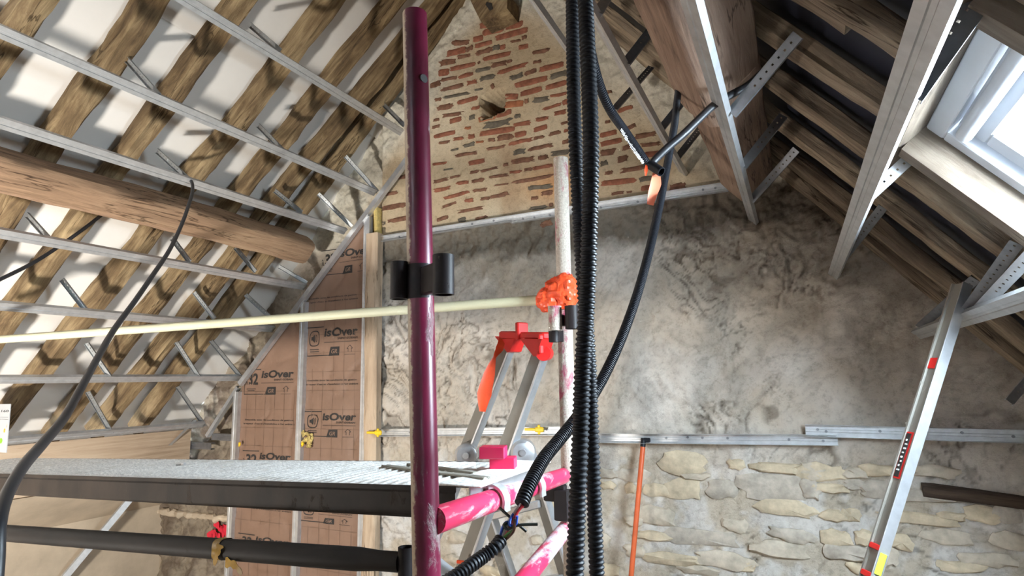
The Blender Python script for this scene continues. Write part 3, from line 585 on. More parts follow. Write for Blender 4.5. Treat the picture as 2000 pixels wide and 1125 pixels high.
def hanger(a, b, side, label, group, w=.034, mat='galv'):
    """perforated U strip from rail a to rafter b"""
    a, b = V(a), V(b); L = (b - a).length; t = (b - a) / L; up = t.cross(side).normalized(); side = up.cross(t).normalized(); m = MB()
    h = w / 2; xs_ = [-h, -.0028, .0028, h]; ys = [0]; p = 0
    start = L * .3
    ys.append(start); p = start
    while p + .022 < L: ys += [p + .0165, p + .022]; p += .022
    ys.append(L); ys = sorted(set(round(k, 5) for k in ys)); holes = set(i for i in range(2, len(ys) - 2, 2))
    for lay in (0, .0012):
        b0 = len(m.v); vs = [a + t * y + side * x + up * lay for y in ys for x in xs_]; fs = []
        for i in range(len(ys) - 1):
            for k in range(3):
                if k == 1 and i in holes: continue
                fs.append((i * 4 + k, i * 4 + k + 1, i * 4 + 5 + k, i * 4 + 4 + k))
        m.add(vs, fs)
    for sg in (-1, 1): m.box(a + t * (L / 2) + side * (sg * h) + up * (.005), (.0016, L, .011), (side, t, up))
    return tag(build(m, 'hanger', M[mat], None, 25), label, 'hanger', group)
LH = [(0, (490, 50), (548, 100)), (0, (750, 205), (790, 245)), (1, (250, 118), (312, 188)), (1, (505, 245), (552, 293)), (1, (675, 305), (738, 375)),
      (2, (308, 295), (370, 352)), (2, (537, 372), (590, 415)), (2, (622, 378), (688, 442)), (3, (55, 420), (100, 470)), (3, (337, 465), (372, 512)), (3, (460, 483), (500, 530)), (3, (545, 520), (600, 552)),
      (4, (122, 545), (172, 610)), (4, (380, 570), (420, 622)), (4, (480, 575), (540, 630)), (5, (170, 670), (215, 735)), (5, (345, 668), (388, 735)), (5, (412, 665), (470, 735)), (6, (172, 765), (218, 845)), (6, (347, 755), (400, 832))]
cnt = {}
tot = {}
for r_, *_ in LH: tot[r_] = tot.get(r_, 0) + 1
for r_, ra, rb_ in LH:
    cnt[r_] = cnt.get(r_, 0) + 1
    pos = ['leftmost', 'second from left', 'third from left', 'rightmost'][cnt[r_] - 1] if cnt[r_] < tot[r_] else 'rightmost'
    A_ = onN(*rb_, FL, DFL - .012); B_ = onN(*ra, NL, DL + .002)
    hanger(A_, B_, SLF, 'grey metal hanger tying the %s left ceiling rail to a rafter, %s one' % (ordn[r_], pos), 'hangers of the left slope', .026, 'galv_mid')
RH = [((1428, 222), (1558, 68), 'reaching past the purlin, highest of three'), ((1450, 325), (1530, 225), 'middle of three at the purlin'), ((1466, 392), (1555, 292), 'lowest of three at the purlin, above the plaster'),
      ((1222, 122), (1302, 18), 'highest beside the hanging conduits'), ((1200, 212), (1272, 130), 'crossing the gable bricks next to the conduits'), ((1290, 252), (1355, 170), 'crossed by the black cable'), ((1322, 308), (1382, 232), 'lowest of those left of the purlin'), ((1168, 22), (1192, -12), 'at the top edge behind the conduits'),
      ((1672, 405), (1778, 308), 'bright one below the skylight trimmer'), ((1640, 512), (1724, 405), 'dark one touching the plaster below the skylight'), ((1795, 640), (1905, 545), 'half hidden behind the spirit level'), ((1885, 612), (1985, 475), 'dark one right of the spirit level'), ((1905, 612), (2040, 470), 'brightest one at the right edge'), ((1770, 185), (1905, -5), 'dark wide one left of the skylight')]
for a_, b_, lab in RH:
    wide = .05 if 'dark wide' in lab else .031
    hanger(onN(*a_, FR, DFR + .012), onN(*b_, NR, DR - .002), SRF, 'perforated metal hanger on the right slope, ' + lab, 'hangers of the right slope', wide, 'galv' if 'bright' in lab else 'galv_dark')  # darker steel copy puts weaker lamp light into the hanger colour
hanger(onY(1972, 785, 2.9), onY(2012, 738, 3.0), V((.7, 0, -.7)), 'perforated metal hanger at the right edge of the plaster', 'hangers of the right slope', .03)

# rails screwed to the gable
def wrail(pts, label, y=3.068, hgt=.046, scr=(), ang=0):
    a, b = onY(*pts[0], y), onY(*pts[1], y); t = (b - a).normalized(); up = t.cross(YA).normalized(); up = up if up.z > 0 else -up
    o = empty('wall_rail', (a + b) / 2); h = hgt / 2
    po = strip_poly([(-h, -.028), (-h, 0), (-.006, 0), (-.004, -.003), (.004, -.003), (.006, 0), (h, 0), (h, -.028)], -.0014)
    part('channel', M['galv'], o, lambda m: m.extr(po, a, b, up, YA), 25)
    for s_ in scr:
        p = a.lerp(b, s_); part('screw', M['galv_dark'], o, lambda m: m.disc(p + V((0, -.004, random.uniform(-.008, .008))), YA, .006, .006))
    return tag(o, label, 'rail', 'rails on the gable wall')
wrail(((745, 468), (1008, 427)), 'upper gable rail, left length slotted inside the next below the bricks', 3.074, .036, (.15, .3, .7, .85))
wrail(((1000, 430), (1422, 366)), 'upper gable rail, long right length ending at the purlin', 3.064, .046, (.06, .12, .2, .45, .62, .72, .9, .95))
wrail(((735, 845), (1112, 841)), 'lower gable rail, left length behind the ladder', 3.07, .046, (.2, .55, .9))
wrail(((1150, 855), (1636, 859)), 'lower gable rail, middle length with the orange handle under it', 3.06, .046, (.05, .35, .44, .5, .6, .83, .95))
wrail(((1573, 840), (2030, 853)), 'lower gable rail, right length behind the spirit level', 3.055, .052, (.06, .1, .35, .7, .9))
tag(beam('lintel', M['lint'], onY(1798, 952, 3.13) , onY(2040, 984, 3.13), V((0, 0, 1)), YA * -1, .052, .055, amp=.006), 'charred wooden lintel set in the plaster at lower right', 'lintel')

# ------------------------------------------------------------------ lining: studs, rake channel, insulation
U48 = strip_poly([(-.018, .034), (-.024, .034), (-.024, 0), (-.007, 0), (-.005, .002), (.005, .002), (.007, 0), (.024, 0), (.024, .034), (.018, .034)], .0014)
def slant(x):                                         # z of the rake channel at x
    a, b = onY(790, 315, SY), onY(470, 745, SY); return a.z + (x - a.x) * (a.z - b.z) / (a.x - b.x)
xs1, xs2, xs3 = onY(459, 800, SY).x, onY(584, 800, SY).x, onY(709, 800, SY).x
for x, lab in ((xs1, 'vertical stud left of the kraft insulation, under the knee of the rake'), (xs2, 'vertical stud between the two kraft insulation strips'), (xs3, 'vertical stud right of the kraft insulation, beside the pale post')):
    rail('wall_stud', V((x, SY, 0)), V((x, SY, slant(x) - .03)), V((1, 0, 0)), YA, 'galv', 'galvanised ' + lab, 'stud', 'studs of the gable lining', U48)
a = onY(795, 308, SY - .012); b = onY(466, 750, SY - .012); t_ = (b - a).normalized()
rail('rake_channel', a, b, YA, t_.cross(YA).normalized(), 'galv', 'long sloping galvanised channel following the left roof across the insulation', 'rail', None, strip_poly([(.032, -.016), (0, -.016), (0, .016), (.032, .016)], .0014))
a = onY(463, 756, SY + .03); b = onY(402, 852, SY + .03)
rail('rake_offcut', a, b, YA, t_.cross(YA).normalized(), 'galv', 'short sloping channel below the knee of the rake, against the rubble', 'rail', None, strip_poly([(.03, -.012), (0, -.012), (0, .012), (.03, .012)], .0014))
for q, lab in ((((413, 853), (458, 855)), 'stub of dull rail in the rubble left of the insulation'), (((345, 868), (412, 872)), 'dusty dark rail offcut lying in the rubble just above the deck')):
    rail('rail_offcut', onY(*q[0], 3.1), onY(*q[1], 3.1), V((0, 0, 1)), YA, 'galv_dark', lab, 'rail', None, U48)
rail('leaning_strip', onY(382, 820, 2.98), onY(318, 884, 2.90), YA, V((.7, 0, .7)), 'galv', 'grey metal strip slanting behind the lowest left ceiling rail', 'rail', None, strip_poly([(-.014, .006), (-.014, 0), (.014, 0), (.014, .006)], .0012))

def pape(x, z):                                       # crumple of the paper
    y = 0.004 * noise.noise(V((x * 5, z * 4, 3))) + .0035 * noise.noise(V((x * 12, z * 9, 7)))
    r_ = 1 - abs(noise.noise(V((x * 3.2 + 5, z * 4.5, 9)))) * 2; y -= .008 * max(0, r_ - .72) / .28
    return y
BY = SY + .03
def batt(x0, x1, zt, label):
    o = empty('insulation_batt', V(((x0 + x1) / 2, BY + .05, 0))); nx, nz = 30, 190; m = MB(); vs = []
    for j in range(nz + 1):
        for i in range(nx + 1):
            x = x0 + (x1 - x0) * i / nx; top = min(zt, slant(x) - .012); z = .02 + (top - .02) * j / nz
            vs.append(V((x, BY - pape(x, z), z)))
    W = nx + 1
    m.add(vs, [(j * W + i, j * W + i + 1, (j + 1) * W + i + 1, (j + 1) * W + i) for j in range(nz) for i in range(nx)])
    build(m, 'kraft_facing', M['kraft'], o, 60)
    m = MB(); bx = [(x0, .02), (x1, .02), (x1, min(zt, slant(x1) - .015)), ((x0 * .3 + x1 * .7), min(zt, slant(x0 * .3 + x1 * .7) - .015)), (x0, min(zt, slant(x0) - .015))]
    m.slab([(x, BY + .012, z) for x, z in bx], (0, .085, 0)); build(m, 'wool_core', M['wool'], o, 0)
    return tag(o, label, 'insulation')
bA = batt(xs2 + .02, xs3 - .01, 2.72, 'brown kraft-faced insulation strip, the wider and taller right one'); bB = batt(xs1 + .02, xs2 - .015, 2.4, 'brown kraft-faced insulation strip, the shorter left one')
def put(m, parent, name='print', mat='ink'):
    """lay flat print (x, z in m.v) on the paper"""
    for v in m.v: v.y = BY - pape(v.x, v.z) - .0022 - v.y
    return build(m, name, M[mat], parent, 0)
def text_mesh(body, x, z, width, height=None, shear=0.0, bold=0.0):
    cu = bpy.data.curves.new('t', 'FONT'); cu.body = body; cu.shear = shear; cu.offset = bold; cu.resolution_u = 3
    ob = bpy.data.objects.new('t', cu); me = bpy.data.meshes.new_from_object(ob)
    co = np.array([v.co for v in me.vertices]); mn, mx_ = co.min(0), co.max(0); k = width / (mx_[0] - mn[0]); kz = k if height is None else height / (mx_[1] - mn[1])
    m = MB(); m.v = [V((x + (c[0] - mn[0]) * k, 0, z + (c[1] - mn[1]) * kz)) for c in co]; m.f = [tuple(p.vertices) for p in me.polygons]
    bpy.data.objects.remove(ob); bpy.data.meshes.remove(me); bpy.data.curves.remove(cu); return m
def merge(*ms):
    o = MB()
    for q in ms: o.add(q.v, q.f)
    return o
def rct(x0, z0, x1, z1, n=8):
    m = MB(); vs = [];
    for i in range(n + 1): x = x0 + (x1 - x0) * i / n; vs += [(x, 0, z0), (x, 0, z1)]
    m.add(vs, [(2 * i, 2 * i + 2, 2 * i + 3, 2 * i + 1) for i in range(n)]); return m
def poly2(p): m = MB(); m.add([(x, 0, z) for x, z in p], [tuple(range(len(p)))]); return m
def ringz(cx, cz, rx, rz, th, n=24, e=.6):
    m = MB(); vs = []
    for k in range(n):
        a = 2 * math.pi * k / n; c, s = math.cos(a), math.sin(a); X_ = math.copysign(abs(c) ** e, c); Z_ = math.copysign(abs(s) ** e, s)
        vs += [(cx + X_ * rx, 0, cz + Z_ * rz), (cx + X_ * (rx - th), 0, cz + Z_ * (rz - th))]
    m.add(vs, [(2 * k, 2 * ((k + 1) % n), 2 * ((k + 1) % n) + 1, 2 * k + 1) for k in range(n)]); return m
def logo(parent, px0, py0, px1, py1, icon, x_lim=None):
    """print block whose frame runs px0..px1, py0(top)..py1(bottom)"""
    a = onY(px0, py0, BY); b = onY(px1, py1, BY); w = b.x - a.x; x0, zt, zb = a.x, a.z, b.z; H = zt - zb
    ms = []
    ms += [rct(x0, zt - .006, x0 + w * .34, zt), rct(x0, zb, x0 + w * .52, zb + .005), rct(x0, zb, x0 + .004, zb + H * .5, 1)]
    ms += [text_mesh('isOver', x0 + w * .36, zt - H * .36, w * .64, H * .30, .10, .032)]
    ms += [text_mesh('SAINT-GOBAIN', x0 + w * .62, zt - H * .47, w * .37, H * .075, 0, .01), rct(x0 + w * .36, zt - H * .56, x0 + w, zt - H * .545)]
    gx = x0 + w * .44; gz = zb - .002
    bx_ = MB(); bx_.add([(gx + w * (.05 * j / 4 + (.22 - .05 * j / 4) * i / 6), 0, gz + H * .30 * j / 4) for j in range(5) for i in range(7)], [(j * 7 + i, j * 7 + i + 1, j * 7 + 8 + i, j * 7 + 7 + i) for j in range(4) for i in range(6)]); put(bx_, parent)
    g_ = text_mesh('GR', gx + w * .065, gz + H * .075, w * .115, H * .15, .25, .012)
    for v in g_.v: v.y += .0012
    put(g_, parent, 'print', 'kraft')
    ax = x0 + w * .86; az = zb + H * .01
    ms += [rct(ax - w * .1, az, ax + w * .1, az + .002, 2)]
    ar = [(ax - w * .03, az + H * .08), (ax - w * .03, az + H * .2), (ax - w * .055, az + H * .2), (ax, az + H * .31), (ax + w * .055, az + H * .2), (ax + w * .03, az + H * .2), (ax + w * .03, az + H * .08)]
    for p, q in zip(ar, ar[1:]):
        d = V((q[0] - p[0], 0, q[1] - p[1])).normalized() * .0016; ms += [poly2([(p[0] - d.z, p[1] + d.x), (p[0] + d.z, p[1] - d.x), (q[0] + d.z, q[1] - d.x), (q[0] - d.z, q[1] + d.x)])]
    if icon == 'speaker':
        cx, cz = x0 + w * .16, zt - H * .40; ms += [ringz(cx, cz, w * .105, H * .27, .006)]
        ms += [poly2([(cx - w * .06, cz - H * .06), (cx - w * .03, cz - H * .06), (cx + w * .012, cz - H * .15), (cx + w * .012, cz + H * .15), (cx - w * .03, cz + H * .06), (cx - w * .06, cz + H * .06)])]
        ms += [ringz(cx + w * .045, cz, w * .018, H * .13, .0035, 14, 1)]
        ms += [rct(x0 + w * .07, zb + H * .21, x0 + w * .25, zb + H * .235, 2), rct(x0 + w * .07, zb + H * .14, x0 + w * .25, zb + H * .165, 2)]
    else:
        ms += [text_mesh('\u03bb', x0 + w * .02, zt - H * .62, w * .06, H * .26, 0, .02), text_mesh('32', x0 + w * .09, zt - H * .62, w * .20, H * .46, 0, .03)]
        ms += [rct(x0 + w * .06, zb + H * .21, x0 + w * .25, zb + H * .235, 2), rct(x0 + w * .08, zb + H * .14, x0 + w * .23, zb + H * .165, 2)]
    put(merge(*ms), parent)
def lines(parent, px0, py0, px1):
    a = onY(px0, py0, BY); b = onY(px1, py0 - 3, BY); w = b.x - a.x
    put(merge(text_mesh("Ensemble avec les conditions de gestion", a.x + w * .03, a.z, w * .94, .014, .1, .012), text_mesh("la vapeur d'eau et d'installation \u00e0 l'air ambiant", a.x, a.z - .026, w, .014, .1, .012)), parent)
def faint(parent, x0, x1, z0, z1):
    ms = []; z = z0
    while z < z1: ms.append(rct(x0, z, x1, z + .0018)); z += .125
    x = x0 + .05
    while x < x1:
        zz = z0
        while zz < z1 - .13: m_ = MB(); m_.add([(x, -.0006, zz), (x + .0018, -.0006, zz), (x + .0018, -.0006, zz + .124), (x, -.0006, zz + .124)], [(0, 1, 2, 3)]); ms.append(m_); zz += .125
        x += .0905
    put(merge(*ms), parent, 'print_grid', 'inkfaint')
faint(bA, xs2 + .03, xs3 - .02, .3, 2.3); faint(bB, xs1 + .03, xs2 - .025, .3, 1.6)
logo(bA, 600, 640, 698, 692, 'speaker'); logo(bA, 596, 803, 694, 855, 'speaker'); logo(bA, 588, 980, 688, 1028, 'speaker')
logo(bA, 628, 490, 722, 528, 'none'); lines(bA, 600, 587, 700); lines(bA, 597, 746, 700)
logo(bB, 479, 722, 572, 770, 'l32'); logo(bB, 474, 879, 566, 930, 'l32'); logo(bB, 466, 1040, 562, 1090, 'l32'); lines(bB, 476, 822, 575); lines(bB, 532, 622, 583)
lines(bB, 466, 984, 570)
pc = onY(730, 800, 3.06); pt = onY(735, 458, 3.06)
tag(beam('timber_post', M['post'], V((pc.x + .012, 3.01, 0)), V((pt.x + .0, 3.01, pt.z)), V((1, 0, 0)), YA, .095, .07, amp=.005), 'pale softwood post between the insulation and the plaster', 'post')
tag(beam('timber_offcut', M['wool'], onY(733, 460, 3.05), onY(733, 405, 3.05), V((1, 0, 0)), YA, .03, .05, amp=.006), 'yellow foam-covered batten above the pale post', 'batten')
m = MB(); 
for k in range(14):
    c = onY(597 + random.uniform(-7, 9), 858 + random.uniform(-13, 12), BY - .015); m.tube([c + V((random.uniform(-.02, .02), random.uniform(-.01, .01), random.uniform(-.02, .02))) for _ in range(4)], [.004, .012, .012, .003], 7)
tag(build(m, 'wool_tuft', M['wool']), 'tuft of yellow mineral wool poking out beside the middle stud', 'insulation')
def clip(px, py, y, label, k=1.0):
    o = empty('clip', onY(px, py, y)); c = onY(px, py, y)
    part('arm', M['yellow'], o, lambda m: m.bbox(c + V((-.03 * k, 0, 0)), (.07 * k, .012, .014 * k)))
    part('head', M['yellow'], o, lambda m: m.bbox(c + V((.022 * k, 0, .0)), (.05 * k, .02, .028 * k), None, .006))
    part('lug', M['yellow'], o, lambda m: m.bbox(c + V((.02 * k, 0, 0)), (.014 * k, .014, .052 * k)))
    tag(o, label, 'clip', 'yellow clips on the lower gable rail')
clip(733, 845, 2.99, 'yellow plastic clip bridging the pale post and the rail'); clip(1046, 839, 3.03, 'yellow plastic clip on the rail between ladder and conduit')
for px, py, lab in ((468, 867, 'left stud'), (591, 867, 'middle stud'), (713, 858, 'right stud')):
    o = empty('stud_clip', onY(px, py, SY)); c = onY(px, py, SY - .004)
    part('body', M['yellow'], o, lambda m: m.bbox(c, (.016, .012, .024))); part('tab', M['yellow'], o, lambda m: m.bbox(c + V((0, -.004, -.014)), (.008, .01, .01)))
    tag(o, 'small yellow clip on the ' + lab, 'clip', 'yellow clips on the studs')
# red spray mark and mortar ledge on the gable
m = MB()
for (ax, ay), (bx, by), w in (((395, 1050), (440, 1026), .04), ((405, 1024), (432, 1056), .04), ((392, 1046), (436, 1052), .035)):
    a, b = onY(ax, ay, 3.17), onY(bx, by, 3.17); d = (b - a).normalized(); n_ = V((-d.z, 0, d.x)); 
    for k in range(16):
        p = a.lerp(b, k / 15) + n_ * random.uniform(-.01, .01); yy = wy(p.x, p.z); r_ = w * random.uniform(.4, .8)
        m.add([(p.x + math.cos(q * .63) * r_ * random.uniform(.7, 1.2), yy - .016 - k * .0002, p.z + math.sin(q * .63) * r_ * random.uniform(.7, 1.2)) for q in range(10)], [tuple(range(10))])
tag(build(m, 'spray_mark', M['redspray'], None, 0), 'red spray-painted cross on the plaster left of the insulation', 'marking')
ld = []
m = MB()
for k in range(34):
    p = onY(276 + 170 * k / 33, 1003 + 18 * k / 33, 3.15); ld.append(V((p.x, wy(p.x, p.z) - .01, p.z + random.uniform(-.008, .008))))
m.tube(ld, [.016 + random.uniform(0, .016) for _ in ld], 9)
tag(build(m, 'mortar_ledge', M['plain_wall']), 'crumbly pale mortar ledge on the wall above the red cross', 'mortar')

# ================================================================== SCAFFOLD
Y1, Y2 = .901, 1.776
fs_ = empty('scaffold', V((-.6, 1.3, 0)))
P1t = V((-.631, Y1, 2.328)); P1b = V((-.560, Y1, 0)); P2t = V((-.652, Y2, 2.327)); P2b = V((-.668, Y2, 0))
def pole(m, a, b, r=.0243):
    n = 40; m.tube([a.lerp(b, k / n) for k in range(1, n + 1)], r, 24, False); d = (b - a).normalized()
    m.pipe(a, a.lerp(b, 1 / n), r, r - .0035, 24)
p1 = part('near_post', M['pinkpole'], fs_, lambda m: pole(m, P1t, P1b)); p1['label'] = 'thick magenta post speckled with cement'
p2 = part('far_post', M['cempole'], fs_, lambda m: pole(m, P2t, P2b)); p2['label'] = 'post crusted with pale cement'
hp = onY(833, 168, Y1 - .0235); part('pin_hole_shade', M['ink'], p1, lambda m: m.disc(P1t.lerp(P1b, .064) + V((.0232, -.0078, 0)), (.95, -.32, 0), .0085, .002, 14))  # black disc on the post surface paints the dark of a hole
def rung(a, b, nm): return part(nm, M['pinkrung'], fs_, lambda m: m.tube([a.lerp(b, k / 24) for k in range(25)], .0235, 22))
ru_a, ru_b = V((-.585, Y1, 1.362)), V((-.672, Y2, 1.304)); rung(ru_a, ru_b, 'rung')
rung(V((-.60, Y1, 1.075)), V((-.675, Y2, 1.148)), 'rung')
rung(V((-.59, Y1, .55)), V((-.67, Y2, .55)), 'rung')
def socket(px, py, d, h, r=.0205, mat='darkmetal'):
    c = dep(px, py, d); part('socket', M[mat], fs_, lambda m: m.pipe(c - V((0, 0, h / 2)), c + V((0, 0, h / 2)), r, r - .0035, 24)); return c
c1 = socket(866, 537, .985, .067, .0182); c2 = socket(780, 548, 1.085, .069, .0165)
ax1 = P1t.lerp(P1b, .235)
part('socket_weld', M['darkmetal'], fs_, lambda m: (m.bbox((c1 + ax1) / 2, ((c1 - ax1).length, .014, .052), ((c1 - ax1).normalized(), (c1 - ax1).normalized().cross(V((0, 0, 1))).normalized(), V((0, 0, 1)))), m.bbox((c2 + ax1) / 2, ((c2 - ax1).length, .014, .052), ((c2 - ax1).normalized(), (c2 - ax1).normalized().cross(V((0, 0, 1))).normalized(), V((0, 0, 1))))))
part('socket_band', M['darkmetal'], fs_, lambda m: m.pipe(ax1 + V((0, 0, -.032)), ax1 + V((-.001, 0, .032)), .0252, .0244, 24))
e1 = socket(1084, 622, 1.80, .075, .021, 'cempole'); e2 = socket(1117, 620, 1.78, .07, .021); e3 = socket(1082, 655, 1.82, .042, .017)
for i_, e in enumerate((e1, e2, e3)):
    ax_ = V((-.655, Y2, e.z)); part('socket_weld', M['darkmetal'], fs_, lambda m: m.box((e + ax_) / 2, (max(.01, (e - ax_).length), .01, .035), ((e - ax_).normalized(), (e - ax_).normalized().cross(V((0, 0, 1))).normalized(), V((0, 0, 1)))))
g1 = onZ(1092, 960, 1.255); part('wedge_bracket', M['darkmetal'], fs_, lambda m: (m.bbox(onY(1085, 962, Y2 - .03), (.07, .03, .05)), m.bbox(onY(1100, 985, Y2 - .03), (.045, .045, .09))))
tag(fs_, 'magenta scaffold end frame of two posts and rungs, crusted with cement', 'scaffold')
# tubes
a = V((-.70, Y2 - .01, 1.855)); b = V((-3.35, 1.262, 1.803))
tag(part('guard_rail', M['guard'], None, lambda m: m.tube([a.lerp(b, k / 40) for k in range(41)], .0165, 18)), 'pale yellow-grey guard tube running left from the taped post', 'tube')
dt = empty('brace_tube', V((-1.5, 1.0, 1.2))); a = onY(784, 1098, 1.0); b = onY(-60, 1036, 1.0)
part('tube', M['darktube'], dt, lambda m: m.tube([a.lerp(b, k / 30) for k in range(31)], [.0228 if k > 1 else .019 for k in range(31)], 20))
part('end_socket', M['darkmetal'], dt, lambda m: m.pipe(onY(793, 1068, 1.0) , onY(793, 1140, 1.0), .0155, .0125, 20))
tag(dt, 'dark steel tube with an end socket crossing the lower left', 'tube')
# brown tape on the dark tube
tb = empty('tape_scrap', a.lerp(b, .42)); ct = onY(436, 1072, 1.0)
tdir = (b - a).normalized()
def tapew(m):
    n = 16
    for s_ in (0,):
        vs = []
        for k in range(n + 1):
            an = 2 * math.pi * k / n
            for e in (-.012, .010): vs.append(ct + tdir * (-e + .004 * math.sin(an * 3)) + (V((0, 0, 1)) * math.cos(an) + V((0, -1, 0)) * math.sin(an)) * .0242)
        m.add(vs, [(2 * k, 2 * k + 1, 2 * k + 3, 2 * k + 2) for k in range(n)])
    # torn tails
    base = onY(424, 1075, .972)
part('wrap', M['goldtape'], tb, tapew)
def tail(pts, w):
    def f(m):
        ps = spline([onY(x, y, yy) for x, y, yy in pts], 5); vs = []; n = len(ps)
        for i, p in enumerate(ps):
            d = (ps[min(i + 1, n - 1)] - ps[max(i - 1, 0)]).normalized(); s_ = d.cross(YA).normalized(); ww = w * (1 - .6 * i / n) * (1 + .3 * math.sin(i * 1.7))
            vs += [p - s_ * ww, p + s_ * ww, p + s_ * ww + YA * .0008, p - s_ * ww + YA * .0008]
        m.add(vs, [q for i in range(n - 1) for q in ((4 * i, 4 * i + 1, 4 * i + 5, 4 * i + 4), (4 * i + 2, 4 * i + 3, 4 * i + 7, 4 * i + 6), (4 * i + 1, 4 * i + 2, 4 * i + 6, 4 * i + 5), (4 * i + 3, 4 * i, 4 * i + 4, 4 * i + 7))])
    return f
part('torn_tail', M['goldtape'], tb, tail([(430, 1064, .974), (424, 1080, .97), (418, 1104, .972)], .010)); part('torn_tail', M['goldtape'], tb, tail([(440, 1098, .98), (458, 1104, .975), (472, 1122, .975)], .010))
tag(tb, 'torn brown adhesive tape wrapped on the dark tube', 'tape')

# deck
DZ = lambda x: 1.383 + .033 * (x + .6)
dk = empty('scaffold_deck', V((-2, 1.3, 1.3))); dx0, dx1 = -.63, -3.1; yn, yf = 1.10, 1.485
def ybend(x): return 0.0
def decktop(m):
    nx, ny = 520, 10; vs = []
    for i in range(nx + 1):
        x = dx0 + (dx1 - dx0) * i / nx
        for j in range(ny + 1):
            y = yn + (yf - yn) * j / ny; rib = .0045 * max(0, math.sin(x * 210)) if 0 < j < ny else 0
            vs.append(V((x, y + ybend(x), DZ(x) + rib + .0012 * noise.noise(V((x * 60, y * 60, 1))))))
    W = ny + 1; m.add(vs, [(i * W + j, i * W + j + 1, (i + 1) * W + j + 1, (i + 1) * W + j) for i in range(nx) for j in range(ny)])
    m.v = m.v
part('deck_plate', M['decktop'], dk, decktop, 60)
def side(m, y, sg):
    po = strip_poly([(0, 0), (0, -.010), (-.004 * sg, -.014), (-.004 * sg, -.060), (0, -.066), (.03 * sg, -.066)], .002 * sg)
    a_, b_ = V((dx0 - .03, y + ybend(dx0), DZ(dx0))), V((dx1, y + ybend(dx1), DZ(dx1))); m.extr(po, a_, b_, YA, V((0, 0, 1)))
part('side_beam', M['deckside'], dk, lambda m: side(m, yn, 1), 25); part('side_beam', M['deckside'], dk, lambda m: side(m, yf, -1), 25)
part('end_plate', M['alu'], dk, lambda m: m.bbox(V((dx0 + .0, (yn + yf) / 2, DZ(dx0) - .022)), (.006, yf - yn - .01, .05)))
part('end_strip', M['decktop'], dk, lambda m: m.bbox(V((dx0 - .02, (yn + yf) / 2, DZ(dx0) + .002)), (.1, yf - yn, .004)))
def hook(y):
    rz = ru_a.lerp(ru_b, (y - Y1) / (Y2 - Y1))
    def f(m):
        R = .030; pts = [(-.06, R + .004)] + [(R * math.sin(k * math.pi / 10), R * math.cos(k * math.pi / 10)) for k in range(0, 7)] + [(R * math.sin(.6 * math.pi) + .001, R * math.cos(.6 * math.pi) - .012)]
        po = strip_poly(pts, .006); c = V((rz.x, y, rz.z)); m.extr(po, c - YA * .014, c + YA * .014, V((1, 0, 0)), V((0, 0, 1)))
    part('hook', M['galv'], dk, f, 40)
hook(1.175); hook(1.44)
tag(dk, 'dust-covered steel scaffold deck hooked over the upper rung', 'scaffold deck')
# things on the deck
def deckpt(px, py, dz=0):
    p = onZ(px, py, 1.38)
    for _ in range(6): p = onZ(px, py, DZ(p.x) + dz)
    return p
def bxthing(px0, px1, py, h, depth, nm, mat, label, cat, z0, rot=0.0):
    a_, b_ = onZ(px0, py, z0), onZ(px1, py, z0); d = (b_ - a_).normalized(); n_ = V((-d.y, d.x, 0)); L = (b_ - a_).length
    return (a_ + b_) / 2 + n_ * depth / 2 + V((0, 0, h / 2)), (L, depth, h), (d, n_, V((0, 0, 1)))
zb = DZ(-.7) + .004
bo = empty('card_box', deckpt(980, 917)); c, s_, ax = bxthing(956, 1005, 918, .028, .05, '', '', '', '', zb)
part('carton', M['pinkbox'], bo, lambda m: m.bbox(c, s_, ax, .0015)); part('clear_tray', M['wrap'], bo, lambda m: m.bbox(c - ax[0] * (s_[0] / 2 + .017), (.033, .046, .026), ax, .0015))
tag(bo, 'crimson carton with a clear sleeve, the lower one lying on the deck', 'box', 'crimson cartons on the deck')
bo = empty('card_box', c + V((0, 0, .014))); c2_, s2_, ax2 = bxthing(936, 985, 897, .028, .05, '', '', '', '', zb + .0285)
part('carton', M['pinkbox'], bo, lambda m: m.bbox(c2_, s2_, ax2, .0015)); part('clear_sleeve', M['wrap'], bo, lambda m: m.bbox(c2_ - ax2[0] * .003 + V((0, 0, .0005)), (s2_[0] + .004, .051, .0292), ax2, .0015))
tag(bo, 'crimson carton in clear film, stacked on top of the other', 'box', 'crimson cartons on the deck')
for k, (q0, q1, w, lab) in enumerate((((752, 913), (952, 938), .022, 'longer grey weathered slat lying along the deck edge behind the post'), ((800, 909), (930, 928), .018, 'shorter grey weathered slat lying on the deck behind the other'))):
    a_, b_ = deckpt(*q0, .002), deckpt(*q1, .002); d = (b_ - a_).normalized(); sd2 = V((0, 0, 1)).cross(d).normalized()
    tag(beam('wood_slat', M['slat'], a_, b_, sd2, V((0, 0, 1)), w, .007, amp=.0015, seg=.03), lab, 'slat', 'slats on the deck')
bl = empty('bolt', deckpt(356, 907)); c = deckpt(356, 907, .006)
part('shank', M['galv_dark'], bl, lambda m: m.tube([c, c + V((-.022, -.004, -.002))], .003, 8)); part('head', M['galv'], bl, lambda m: m.tube([c, c + V((.009, .002, 0))], .0065, 6))
tag(bl, 'small loose bolt lying on the dusty deck', 'bolt')
